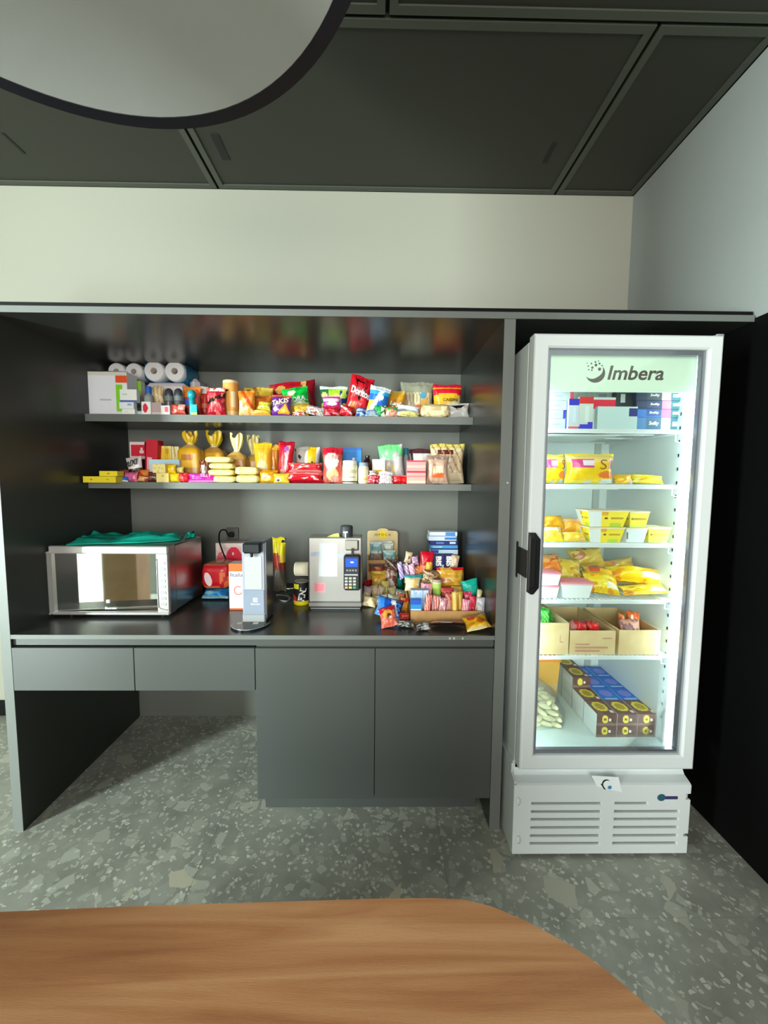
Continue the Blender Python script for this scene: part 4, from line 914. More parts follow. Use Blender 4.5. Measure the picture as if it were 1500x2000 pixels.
it = bag('candy_packet', (364, 925, 419, None), YA, Z2, ['dd12a0', ('n', 5, 4, .25, 'f04ac0'), ('b', 0, .12, 'f08ad0')], 'magenta candy packet lying at the shelf edge', 'candy', dep=.035, rot=(-15, 0, 0))
it.text('TILLY', (.50, .35, .92, .72), mat('ink_pink', 'f6b8e4', .5), bold=.02)
bag('candy_wrapper', (386, 898, 409, None), YA+.04, Z2, ['5c2d22', ('n', 6, 3, .2, 'a87058'), ('e', .4, .7, .2, .12, 'e0c0b0')], 'brown chocolate wrapper between bread bag and pasta packs', 'candy', dep=.03, n=14)
# bread bags
bread = ['d9a23c', ('r', .12, .45, .88, .95, 'f2b71c'), ('r', .25, .62, .75, .66, 'c87820'), ('r', .3, .52, .7, .55, 'd08a2a'), ('b', 0, .3, 'c99246')]
tiedbag('bread_bag', (339, 839, 387, None), YM+.028, Z2, 'golden bread bag with tied flared top, leftmost of the bread bags', bread, 'dcae62', 'f2c62c', dep=.09, nk=.78, group='bread bags')
tiedbag('bread_bag', (384, 838, 436, None), YC+.04, Z2, 'golden bread bag with bunched yellow top beside the leftmost one', ['d59a3a', ('r', .1, .35, .8, .8, 'f0b420'), ('r', .25, .5, .7, .56, 'cf8a22')], 'e0a85e', 'f4cf24', dep=.11, nk=.72, group='bread bags')
tiedbag('bread_bag', (436, 843, 478, None), YM+.048, Z2, 'brown bun bag with pale yellow ruffled top behind pasta packs', ['c08838', ('n', 3, 4, .2, 'd8a654')], 'd9b25c', 'f2e08a', dep=.075, nk=.66, group='bread bags')
tiedbag('bread_bag', (470, 847, 509, None), YC+.045, Z2, 'bun bag with pale ruffled top behind the mustard pouch', ['cf9a3e', ('n', 3, 7, .2, 'e0b458')], 'e0bc62', 'efe08e', dep=.09, nk=.62, group='bread bags')
# pale yellow pasta packs
pasta = ['f5e694', ('n', 5, 2, .25, 'e6cf6c'), ('b', .46, .54, 'dcc264')]
for bb, lb, dy in (((398, 891, 451, 903.5), 'pale yellow flat pasta pack on top of the four-high stack', .012), ((406, 904, 455, 916), 'pale yellow flat pasta pack, second from top of the four-high stack', .0),
                   ((404, 916.5, 455, 929), 'pale yellow flat pasta pack, third from top of the four-high stack', .004), ((414, 929.5, 458, None), 'pale yellow flat pasta pack at the bottom of the four-high stack', 0),
                   ((457, 911, 503, 927), 'pale yellow flat pasta pack, upper of the two-high stack', 0), ((459, 927.5, 505, None), 'pale yellow flat pasta pack, lower of the two-high stack', 0)):
    loaf('pasta_pack', bb, YA+dy, Z2, pasta, lb, 'pasta pack', 'pasta packs', dep=.06, amp=.06, lumps=4)
bag('coffee_pouch', (492, 863, 529, None), YM+.03, Z2, ['e9a81e', ('b', .86, 1, 'f2bb28'), ('e', .5, .36, .34, .2, 'f0d68a'), ('r', .45, .24, .7, .34, 'f2e8cc'), ('b', 0, .1, 'b87830')], 'mustard yellow stand-up pouch with pale oval', 'pouch', dep=.055)
bag('coffee_pouch', (526, 867, 543, None), YM+.04, Z2, ['c8822c', ('r', 0, 0, .3, 1, '8a4a22'), ('b', .85, 1, 'e0a840')], 'narrow ochre pouch seen edge-on beside the mustard one', 'pouch', dep=.05)
bag('sauce_pouch', (538, 860, 574, None), YM+.008, Z2, ['d0122e', ('d', 1, -.3, .3, .5, 'e8a0a4'), ('e', .55, .82, .16, .07, 'a060c0'), ('b', .92, 1, 'b01028'), ('r', .2, .05, .5, .3, 'd89a80'), ('n', 3, 3, .3, 'ef3a3a')], 'red stand-up pouch with knobbed top', 'pouch', dep=.05, rot=(0, 3, 0))
bag('cereal_bag', (573, 871, 624, None), YC, Z2, ['e9e4dc', ('r', .55, .5, .85, 1, 'efc21c'), ('n', 5, 3, .35, '3a3230'), ('b', 0, .4, 'b8a090')], 'white bag with yellow patch behind the red flat packs', 'cereal bag', dep=.06)
bag('bean_pack', (561, 903, 629, 924), YM-.03, None, ['c9182c', ('b', .7, .9, 'e0584a'), ('n', 6, 4, .3, 'efb0aa'), ('b', 0, .2, 'e88a88')], 'red flat pack with white spots, upper of two', 'food pack', 'red flat packs', dep=.06, rot=(-12, 0, 0), puff=4)
bag('bean_pack', (553, 921.5, 630, None), YA, Z2, ['d0182a', ('b', .65, .85, 'e8645a'), ('n', 6, 9, .3, 'f2c0ba'), ('b', 0, .15, 'b01222')], 'red flat pack with white spots, lower of two', 'food pack', 'red flat packs', dep=.065, rot=(-12, 0, 0), puff=4)
bag('candy_packet', (503, 918, 541, None), YA+.004, Z2, ['e2a018', ('e', .4, .4, .3, .25, 'f6d87a'), ('n', 4, 4, .3, 'c87c14')], 'gold packet at the shelf edge below the mustard pouch', 'candy', dep=.04)
bag('candy_packet', (533, 925, 564, None), YA-.003, Z2, ['f1c93a', ('r', .1, .2, .5, .5, 'f6eeda'), ('e', .3, .3, .12, .1, '3a2a1a')], 'yellow packet with white patch beside the red flat packs', 'candy', dep=.03)
it = bag('spice_pouch', (628, 873, 669, None), YA+.004, Z2, ['d8574c', ('b', .82, 1, 'cf1f34'), ('e', .45, .62, .38, .24, 'f2dcd2'), ('e', .5, .60, .33, .20, 'efe0d6'), ('b', .0, .2, 'd4685a'), ('e', .5, .25, .3, .2, 'f0c890'), ('e', .6, .12, .2, .1, 'e8a090')], 'tall red and cream stand-up pouch with pale centre', 'pouch', dep=.055, n=26)
it.text('UNI', (.22, .66, .82, .80), mat('ink_rose', 'd8a098', .5), bold=.0)
carton('candy_box', (670, 874, 706, None), YM+.04, Z2, ['2b86dc', ('t', ((.2, 0), (1, 0), (1, .7)), '45b8ec'), ('n', 3, 3, .2, '3f9ce4'), ('e', .58, .6, .08, .14, 'e6eef6'), ('b', .93, 1, '2a68b8')], 'bright blue square box behind the white jar', dep=.05)
it = vessel('jar', (667, 899, 698, None), YA+.002, Z2, [(.90, 0), (.98, .04), (.98, .78), (.9, .86)], ['ece2c4', 'f0e7cc', 'f0e7cc', 'e6dec6'], 'wide cream jar with white lid', 'jar', cap=([(.90, .85), (.93, .87), (.93, .98), (.88, 1.0)], 'ecebe6', 'lid'))
it.part('label', ['efe8d0', ('r', .1, .55, .9, .75, 'cfc6a8'), ('r', .15, .3, .8, .36, 'b8b098'), ('b', 0, .06, '3a3228')], (.08, .06, .92, .74), off=.0005, n=14)
it = vessel('jar', (699, 903, 720, None), YA+.008, Z2, [(.90, 0), (.98, .04), (.98, .72), (.8, .84)], ['f2e6bc', 'f4e8c0', 'f4e8c0', 'e4d8b8'], 'slim cream jar with blue grey lid', 'jar', cap=([(.82, .83), (.85, .85), (.85, .97), (.78, 1.0)], '93a4c0', 'lid'))
it.part('label', ['f3e7bf', ('r', .2, .6, .8, .63, '6a5a40'), ('e', .7, .25, .2, .15, 'e6c85a')], (.1, .06, .9, .68), off=.0005)
vessel('sauce_bottle', (706, 889, 729, None), YM+.012, Z2, [(.7, 0), (.9, .05), (.95, .5), (.8, .72), (.5, .84), (.35, .9), (.35, .97)], ['3a0f14', '47141c', '47141c', '30090e', '2a080c'], 'dark brown round bottle behind the slim cream jar', 'bottle', m=PF, cap=([(.42, .93), (.42, .99), (.36, 1)], '2a0a10', 'cap', PF))
carton('mustard_box', (727, 897, 752, None), YM-.006, Z2, ['efe6d6', ('e', .48, .32, .44, .28, 'dca418'), ('b', .78, 1, 'f2ece2'), ('b', 0, .12, '5a5a50')], 'white box with yellow oval left of the green-topped bag', dep=.03)
it = bag('biscuit_bag', (738, 865, 793, None), YM+.028, Z2, ['dcd8d6', ('b', .66, 1, '7be08c'), ('e', .5, .72, .35, .1, '8df09c'), ('e', .40, .34, .26, .14, 'ead898'), ('n', 5, 2, .35, 'c4c0c4')], 'clear biscuit bag with mint green top', 'biscuit bag', dep=.06, rot=(0, -5, 0), n=24)
vessel('water_bottle', (787, 875, 800, None), YM+.094, Z2, [(.9, 0), (.98, .03), (.98, .6), (.7, .76), (.5, .8), (.5, .84)], ['8d949a', '9aa1a6', '9aa1a6'], 'thin clear bottle with teal cap behind the mint bag', 'bottle', cap=([(.8, .82), (.8, .98), (.7, 1)], '2b7c94', 'cap'))
bag('rice_bag', (800, 875, 852, None), YM+.075, Z2, ['dbd6d0', ('b', .86, 1, '5a3038'), ('r', .05, .5, .14, .86, '2a2224'), ('b', .0, .4, 'c4bcb6')], 'white rice bag with dark brown top behind pink boxes', 'rice bag', dep=.07, puff=4)
pk_ = ['f1a6a4', ('b', .88, 1, 'e2405a'), ('b', 0, .1, 'd8304c'), ('b', .35, .6, 'f4c4b4')]
carton('jelly_box', (795, 899, 831.5, 921.5), YA, None, pk_, 'pale pink box, upper of two stacked', group='pink boxes', dep=.05)
carton('jelly_box', (795, 922, 831.5, None), YA, Z2, ['f2b0a8', ('b', .9, 1, 'e2405a'), ('b', .55, .7, 'e8888c'), ('b', 0, .1, 'e06a70'), ('b', .1, .3, 'f4d8b8')], 'pale pink box, lower of two stacked', group='pink boxes', dep=.05)
it = bag('bread_pack', (834, 888, 878.5, None), YA+.003, Z2, ['d8b09a', ('r', .22, .2, .80, .70, 'c89a80'), ('r', .24, .22, .78, .38, 'ef6a2c'), ('r', .26, .40, .78, .62, 'efdcae'), ('b', .85, 1, 'b89888'), ('n', 7, 4, .4, 'ead2b6')], 'clear sliced bread pack with orange label', 'bread pack', dep=.055, puff=5, n=26)
bag('bread_pack', (842, 865, 911, None), YM+.004, Z2, ['dfc6a0', ('b', .90, 1, 'f2e070'), ('b', .80, .90, 'e9dfb4'), ('r', .2, .72, .65, .86, '6a2a2a'), ('s', 5, 3, .2, 'b08a66'), ('b', 0, .25, 'ecd9b4')], 'large tan bread pack with yellow folded top at the right end', 'bread pack', dep=.07, puff=4, n=26)
bag('candy_packet', (718, 927, 742, None), YA+.004, Z2, ['c41430', ('n', 7, 3, .15, 'f2b0bc')], 'red packet with white dots between jar and white packets', 'candy', dep=.035, n=16)
bag('candy_packet', (721, 918.5, 735, 928), YA+.006, None, ['e6e4e0', ('b', .4, .55, '8a8680')], 'tiny white packet resting on the dotted red one', 'candy', dep=.03, n=14, rot=(-15, 0, 0))
for i_, (a, b, c, d, lb) in enumerate(((739, 920, 770, 928, 'white striped packet on top of the white pile'), (741, 927.5, 767, 935.5, 'white striped packet in the middle of the white pile'), (740, 935, 768, None, 'white striped packet at the bottom of the white pile'))):
    bag('gum_packet', (a, b, c, d), YA-.001*i_, Z2, ['efebea', ('s', 8, 1, .3, 'b8b2b4'), ('e', .5, .4, .2, .3, 'e0c8d4')], lb, 'candy', 'white striped packets', dep=.03, rot=(-20, 0, 0), n=14)
bag('candy_packet', (766, 928, 798, None), YA+.004, Z2, ['e3141e', ('n', 5, 3, .25, 'f2504a'), ('b', .85, 1, 'f08078')], 'bright red soft packet in front of the mint bag', 'candy', dep=.04)
# ================================================================== on the worktop
ZW = ZC+.0004
def CY(px, py): return U(px, py, z=ZC).y
def microwave():
    Yf = CY(210, 1207); x1 = U(328.5, 1140, Y=Yf).x; x0 = max(U(82, 1140, Y=Yf).x, XL+.006)
    z1 = U(200, 1067, Y=Yf).z; zb_ = ZC+.012; Yb = min(U(396, 1110, x=x1).y, DB-.05)
    mw = empty('microwave_oven', ((x0+x1)/2, Yf, ZC), 'large stainless steel microwave oven with mirrored door at the left end of worktop', 'microwave')
    box('cabinet', x0+.004, x1-.002, Yf+.068, Yb, zb_, z1-.002, steel, mw, .006)
    fr_ = mat('steel_trim', 'd9d5d2', .3, metal=.55)
    for a in ((z1-.03, z1-.002), (zb_, zb_+.01)): box('cabinet_edge', x0+.004, x1-.002, Yf+.019, Yf+.068, a[0], a[1], steel, mw)
    box('cabinet_edge', x1-.03, x1-.002, Yf+.019, Yf+.068, zb_+.01, z1-.03, steel, mw)
    box('cabinet_edge', x0+.004, x0+.01, Yf+.019, Yf+.068, zb_+.01, z1-.03, steel, mw)
    def px(p): return U(p, 1140, Y=Yf).x
    def pz(p): return U(200, p, Y=Yf).z
    gx0, gx1, gz0, gz1 = px(85)+.006, px(306), pz(1196), pz(1082)
    fw = empty('door'); fw.parent = mw; fw.location = Vector((x0, Yf, zb_))-mw.location
    for a in ((x0, x1, gz1, z1), (x0, x1, zb_, gz0), (x0, gx0, gz0, gz1)): box('door_frame', a[0], a[1], Yf, Yf+.019, a[2], a[3], fr_, fw, .004)
    ya_, yb_ = Yf+.014, Yf+.056
    V_ = [(gx0, ya_, gz0), (gx1, yb_, gz0), (gx1, yb_, gz1), (gx0, ya_, gz1), (gx0, ya_+.01, gz0), (gx1, yb_+.01, gz0), (gx1, yb_+.01, gz1), (gx0, ya_+.01, gz1)]
    g = mk('door_glass', V_, [(0, 1, 2, 3), (7, 6, 5, 4), (4, 5, 1, 0), (3, 2, 6, 7), (1, 5, 6, 2), (4, 0, 3, 7)], mat('mirror_glass', 'd8dcda', .035, metal=1), fw)
    box('frame_return', gx0-.004, gx0, Yf+.01, Yf+.066, gz0, gz1, fr_, fw)
    # control strip with keys and its bright bow-shaped edge
    cp = empty('control_panel'); cp.parent = mw; cp.location = Vector((gx1, Yf, gz0))-mw.location
    box('panel_face', gx1, x1, Yf, Yf+.019, gz0, gz1, mat('panel_grey', 'bdb8b6', .35, metal=.3), cp, .002)
    for k in range(8):
        za = gz1-.03-k*(gz1-gz0-.05)/8
        box('button', gx1+.014, x1-.010, Yf-.0015, Yf+.001, za-.016, za-.003, mat('button_grey', 'aaa9ac', .4), cp, .001)
    tube('panel_edge', smooth_path([(gx1+.004, Yf-.001, gz1-.02), (gx1+.004, Yf-.002, gz0+.05), (gx1+.010, Yf-.002, gz0+.02), (x1-.006, Yf-.001, gz0+.012)]), .0022, silver, cp, 6)
    lm = mat('logo_white', 'e8eef2', .4)
    c = (px(199), pz(1179)); r = .007; gy = yb_-(yb_-ya_)*(gx1-c[0])/(gx1-gx0)-.003
    V = [(c[0]-r, gy-.0004, c[1]-r), (c[0]+r, gy-.0004, c[1]-r), (c[0]+r, gy-.0004, c[1]+r), (c[0]-r, gy-.0004, c[1]+r)]
    lg = mk('logo', V, [(0, 1, 2, 3)], lm, g)
    V_, F_ = lathev([(.0045, 0), (.0045, .0006)], 0, 0, 0, 16); mk('logo', [(c[0]+a, gy-.0008-h, c[1]+b) for a, b, h in V_], F_, ink_b, g)
    V_, F_ = lathev([(.0028, 0), (.0028, .001)], 0, 0, 0, 16); mk('logo', [(c[0]+a, gy-.0008-h, c[1]+b) for a, b, h in V_], F_, lm, g)
    text_on(g, 'Electrolux', quad_fn((px(193), gy-.0004, pz(1194.5)), (px(216), gy-.0004, pz(1194.5)), (px(193), gy-.0004, pz(1190))), lm, bold=.02)
    for fx in (x0+.05, x1-.05):
        for fy in (Yf+.05, Yb-.05): lathe('foot', [(.012, 0), (.014, .012)], fx, fy, ZC, blackp, mw, 14)
    return x0, x1, Yf, Yb, z1
mx0, mx1, mYf, mYb, mz1 = microwave()
def teal_bags():
    tm = mat('teal_plastic', '18b39c', .38, bump=(40, .3, .003)); z0 = mz1
    for nm, fpx, bpx, sd, hh, lb in (('carrier_bag', ((129, 1065), (200, 1063), (290, 1060), (352, 1055)), ((186, 1044), (240, 1046), (300, 1044), (362, 1041)), 3.1, .024, 'teal plastic carrier bag folded flat on top of the microwave'),
                                 ('carrier_bag', ((361, 1052), (367, 1051), (374, 1050), (381, 1049)), ((368, 1045), (374, 1044.5), (380, 1044), (387, 1043)), 9.7, .016, 'small teal bag corner on the rear right of the microwave')):
        n1, n2 = 70, 26; V = []; C = []
        fp = smooth_path([U(a, b, z=z0) for a, b in fpx], 10); bp_ = smooth_path([U(a, b, z=z0) for a, b in bpx], 10)
        for layer in (0, 1):
            for j in range(n2+1):
                t = j/n2
                for i in range(n1+1):
                    s_ = i/n1; k = s_*(len(fp)-1); i0_ = min(int(k), len(fp)-2); f_ = k-i0_
                    a = fp[i0_].lerp(fp[i0_+1], f_); b = bp_[i0_].lerp(bp_[i0_+1], f_); p = a.lerp(b, t)
                    ed = min(1, 5*min(t, 1-t, s_*2.5, (1-s_)*2.5))
                    h_ = (.006+hh*abs(noise.noise((s_*2.2+sd, t*5.5+s_*2, 1.)))+hh*.7*abs(noise.noise((s_*5+sd, t*9, 4.))))*ed+.002
                    x_ = p.x+.006*noise.noise((s_*6, t*4+sd, 2.)); y_ = p.y+.012*noise.noise((s_*5, sd, 2.))
                    V.append((min(max(x_, mx0+.005), mx1-.004), min(max(y_, mYf+.01), mYb-.01), z0+.0008+(h_ if layer == 0 else 0)))
        o2 = (n1+1)*(n2+1); Fc = []
        for j in range(n2):
            for i in range(n1):
                a = j*(n1+1)+i; Fc.append((a, a+1, a+n1+2, a+n1+1)); Fc.append((a+o2, a+n1+1+o2, a+n1+2+o2, a+1+o2))
        rim = [i for i in range(n1+1)] + [(j+1)*(n1+1)-1 for j in range(1, n2+1)] + [n2*(n1+1)+i for i in range(n1-1, -1, -1)] + [j*(n1+1) for j in range(n2-1, 0, -1)]
        Fc += [(b, a, a+o2, b+o2) for a, b in zip(rim, rim[1:]+rim[:1])]
        tag(mk(nm, V, Fc, tm, smooth=True), lb, 'plastic bag')
teal_bags()
# wall socket and black plug lead
ow = U(455, 1042, Y=DB-.007)
so = empty('wall_socket', ow, 'dark grey wall socket with black plug above the red carton', 'socket')
box('socket_plate', ow.x-.035, ow.x+.035, DB-.016, DB-.0065, ow.z-.035, ow.z+.035, mat('socket_grey', '55564f', .5), so, .003)
box('plug', ow.x-.014, ow.x+.012, DB-.045, DB-.016, ow.z-.018, ow.z+.010, blackp, so, .004)
lead = [(ow.x-.002, DB-.045, ow.z-.004)] + [U(a, b, Y=y_) for a, b, y_ in ((447, 1047, 2.27), (440, 1035, 2.24), (430, 1038, 2.2), (428, 1055, 2.16), (434, 1075, 2.12), (441, 1092, 2.10))]
tag(tube('power_lead', smooth_path(lead), .0042, blackp), 'black power lead looping from the wall socket down behind the purifier', 'cable')

# food left of the purifier
Yr = CY(415, 1175)
bag('rice_packet', (388, 1153.5, 442, None), Yr, ZW, ['1f7fc8', ('n', 3, 2, .2, '38a6e0'), ('e', .3, .45, .25, .14, '8fc8d8'), ('b', 0, .2, '8cc4d4')], 'blue and white packet lying under the red roll pack', 'packet', dep=.12, rot=(-40, 0, 0))
zr = U(415, 1157, Y=Yr+.02).z
it = loaf('wafer_pack', (389, 1101, 447, 1152.5), Yr+.012, None, ['d01526', ('b', .0, .14, 'e87a30'), ('r', .62, .1, 1, .62, 'f0733a'), ('d', 1, -.4, .62, .74, 'c8202a'), ('b', .92, 1, 'b87050'), ], 'shiny red rounded food pack with pale oval beside the microwave', 'food pack', dep=.15, amp=.04, lumps=3, n=60, mrow=36)
V_ = [it.surf(.30, .42)]
for k in range(28):
    p = it.surf(.30+.13*math.cos(2*math.pi*k/28)-.05*math.sin(2*math.pi*k/28), .42+.26*math.sin(2*math.pi*k/28)); V_.append(p)
V_ = [(p[0], p[1]-.07, p[2]) for p in V_]
mk('label', it.T(np.array(V_)), [(0, k+1, (k+1) % 28+1) for k in range(28)], mat('label_pink', 'f4dde2', .45), it.obj)
carton('tea_carton', (421, 1061, 476, None), CY(450, 1150)-.03, ZW, ['e8c8c4', ('e', .64, .62, .30, .30, 'e21c40'), ('e', .20, .58, .2, .24, 'e2606a'), ('e', .45, .35, .2, .16, 'ef8a80'), ('b', 0, .3, 'd88a70'), ('n', 7, 3, .35, 'f2dcd8'), ('b', .93, 1, 'f0d8d4')], 'pink carton printed with red berries behind the milk carton', dep=.07, n=36)
it = carton('milk_carton', (446.5, 1101, 476, None), CY(460, 1191), ZW, ['e2dad6', ('b', .85, 1, 'e8641f'), ('b', 0, .035, 'e0622c'), ('r', .15, .10, .9, .12, 'e6cfc8'), ('r', .15, .16, .9, .175, 'e6cfc8'), ('r', .2, .62, .9, .645, 'f0c0b8')], 'white milk carton with orange top beside the purifier', dep=.07, n=30)
it.text('Italac', (.10, .72, 1.18, .80), mat('ink_slate', '6a6a80', .5), off=.0008)
V_ = []; n_ = 26
for i in range(n_+1):
    a = math.radians(50+280*i/n_)
    for r_ in (.30, .22):
        p = it.surf(.60+r_*math.cos(a), .42+r_*.34*math.sin(a)); V_.append((p[0], p[1]-.0008, p[2]))
mk('print_ring', it.T(np.array(V_)), [(2*i, 2*i+1, 2*i+3, 2*i+2) for i in range(n_)], mat('ink_coral', 'd87a78', .5), it.obj)
# water purifier
def purifier():
    Yf = CY(497, 1217); xa = U(473, 1140, Y=Yf).x; xb = U(519.5, 1140, Y=Yf).x; z1 = U(497, 1058, Y=Yf).z
    Yb = U(535, 1130, x=xb).y
    o = empty('water_purifier', ((xa+xb)/2, Yf, ZC), 'slim silver countertop water purifier with black tap head and drip tray', 'water purifier')
    wm_ = mat('purifier_white', 'a2a7b4', .25, coat=.5); dk = mat('purifier_side', '6c6e78', .18, metal=.5)
    fx = mat('purifier_panel', '8a95a8', .2, coat=.6)
    box('body', xa+.012, xb-.002, Yf+.012, Yb, ZC+.002, z1, dk, o, .006)
    box('side_trim', xb-.003, xb, Yf+.004, Yf+.02, ZC+.02, z1-.004, silver, o, .001)
    fp = box('front_panel', xa, xb-.004, Yf, Yf+.014, ZC+.02, z1-.008, wm_, o, .004)
    box('front_foot', xa, xb-.004, Yf-.006, Yf+.014, ZC+.002, U(497, 1199, Y=Yf).z, mat('foot_grey', '989da0', .35), o, .004)
    box('lower_panel', xa+.006, xb-.008, Yf-.003, Yf, U(497, 1198, Y=Yf).z, U(497, 1152, Y=Yf).z, fx, o, .001)
    box('water_window', xa+.012, xb-.016, Yf-.002, Yf, U(497, 1151, Y=Yf).z, U(497, 1086, Y=Yf).z, mat('window_pale', 'b6b8b8', .2), o, .001)
    hx0, hx1 = U(477, 1070, Y=Yf).x, U(513, 1070, Y=Yf).x
    box('tap_head', hx0, hx1, Yf-.03, Yf+.01, U(497, 1082, Y=Yf-.03).z, z1-.001, mat('tap_black', '24282a', .25), o, .008)
    V_, F_ = lathev([(.004, -.016), (.006, -.012), (.007, .002)], (hx0+hx1)/2-.004, Yf-.014, U(497, 1082, Y=Yf-.03).z, 14); mk('nozzle', V_, F_, blackp, o, smooth=True)
    pxf = lambda p: U(p, 1170, Y=Yf-.0036).x; pzf = lambda p: U(497, p, Y=Yf-.0036).z
    lm = MATS['logo_white']; c = (pxf(498.5), pzf(1172)); r = .009
    mk('logo', [(c[0]-r, Yf-.0036, c[1]-r), (c[0]+r, Yf-.0036, c[1]-r), (c[0]+r, Yf-.0036, c[1]+r), (c[0]-r, Yf-.0036, c[1]+r)], [(0, 1, 2, 3)], lm, fp)
    for rr, m_, e in ((.0058, fx, .0005), (.0035, lm, .001)):
        V_, F_ = lathev([(rr, 0), (rr, .0004)], 0, 0, 0, 16); mk('logo', [(c[0]+a, Yf-.0036-e+h, c[1]+b) for a, b, h in V_], F_, m_, fp)
    text_on(fp, 'Electrolux', quad_fn((pxf(490), Yf-.0036, pzf(1181.5)), (pxf(508), Yf-.0036, pzf(1181.5)), (pxf(490), Yf-.0036, pzf(1178))), lm, bold=.01)
    # drip tray
    ty = CY(487, 1234); tx0, tx1 = U(450, 1222, z=ZC).x, U(525, 1222, z=ZC).x; pts = []
    for k in range(21):
        a = math.pi*(1+k/20); pts.append(((tx0+tx1)/2+(tx1-tx0)/2*math.cos(a), Yf-.004+(Yf-ty)*math.sin(a)))
    tr = prism('drip_tray', pts, 'z', ZC+.0006, ZC+.008, mat('tray_black', '1c1f20', .2), o)
    tube('tray_rim', [(a, b, ZC+.008) for a, b in pts], .0016, silver, tr, 6)
    for k, cc in enumerate(('b9bcb4', '7a5a48', 'c8ccc4', '5c6a58')):
        bx = tx0+(.16+.21*k)*(tx1-tx0); box('tray_icon', bx, bx+.022, Yf-.032, Yf-.012, ZC+.008, ZC+.0088, mat('icon_'+cc, cc, .5), tr)
purifier()
bag('coffee_packet', (529, 1050, 556, None), CY(540, 1160)+.01, ZW, ['8a3a2a', ('b', .66, 1, 'e6d21e'), ('b', .55, .66, 'e8c84a'), ('e', .3, .62, .3, .12, 'b8382a'), ('b', 0, .42, '5a5248'), ('t', ((.55, .90), (1.0, .90), (1, 1.0)), '1c1a14')], 'yellow and red upright packet behind the purifier', 'packet', dep=.06)
# cable, can, paper roll
tag(tube('cable', smooth_path([U(558, 1149, z=ZC+.012), U(564, 1150, z=ZC+.02), U(572, 1149, z=ZC+.03), U(586, 1150, z=ZC+.02), U(600, 1149, z=ZC+.006)]), .003, ink_w), 'thin white cable running from purifier to payment kiosk', 'cable')
tag(tube('cable', smooth_path([U(540, 1162, z=ZC+.004), U(556, 1163, z=ZC+.006), U(566, 1168, z=ZC+.004), U(560, 1174, z=ZC+.003), U(545, 1172, z=ZC+.003)]), .003, greyp), 'grey cable curl on the worktop left of the black can', 'cable')
Ycan = CY(586, 1184)
it = vessel('snack_can', (570, 1138, 602, None), Ycan, ZW, [(.86, 0), (.96, .03), (1.0, .12), (.97, .16), (.97, .93), (.9, .97), (.9, 1.0)], ['f0dc1e', 'f0dc1e', 'e8d420', '1d1a1c', '1d1a1c', '8a8c86'], 'black snack can with yellow base and white lettering beside the kiosk', 'can', n=32)
it.part('label', ['1b181c', ('r', .18, .72, .42, 1, 'f0ea3a'), ('e', .12, .14, .22, .26, 'd0303a'), ('b', 0, .06, 'e8d82a')], (.03, .16, .97, .93), off=.0004, n=18)
it.text('FINI', (.30, .36, .86, .62), ink_w, bold=.05, off=.002, rot=78)
Yk = CY(655, 1190)
rollm = mat('receipt_paper', 'b9ad98', .8)
rc = U(590, 1111, Y=Yk+.16)
V_, F_ = lathev([(.030, 0), (.036, .006), (.036, .07), (.030, .076)], 0, 0, 0, 24)
rl = mk('receipt_roll', [(rc.x-.036+h, Yk+.16+a, rc.z+b) for a, b, h in V_], F_, rollm, smooth=True); tag(rl, 'beige paper roll held behind the left edge of the kiosk', 'paper roll'); _autosmooth(rl)
box('roll_holder', rc.x-.01, rc.x+.06, Yk+.13, Yk+.19, ZW, rc.z-.037, blackp, rl)
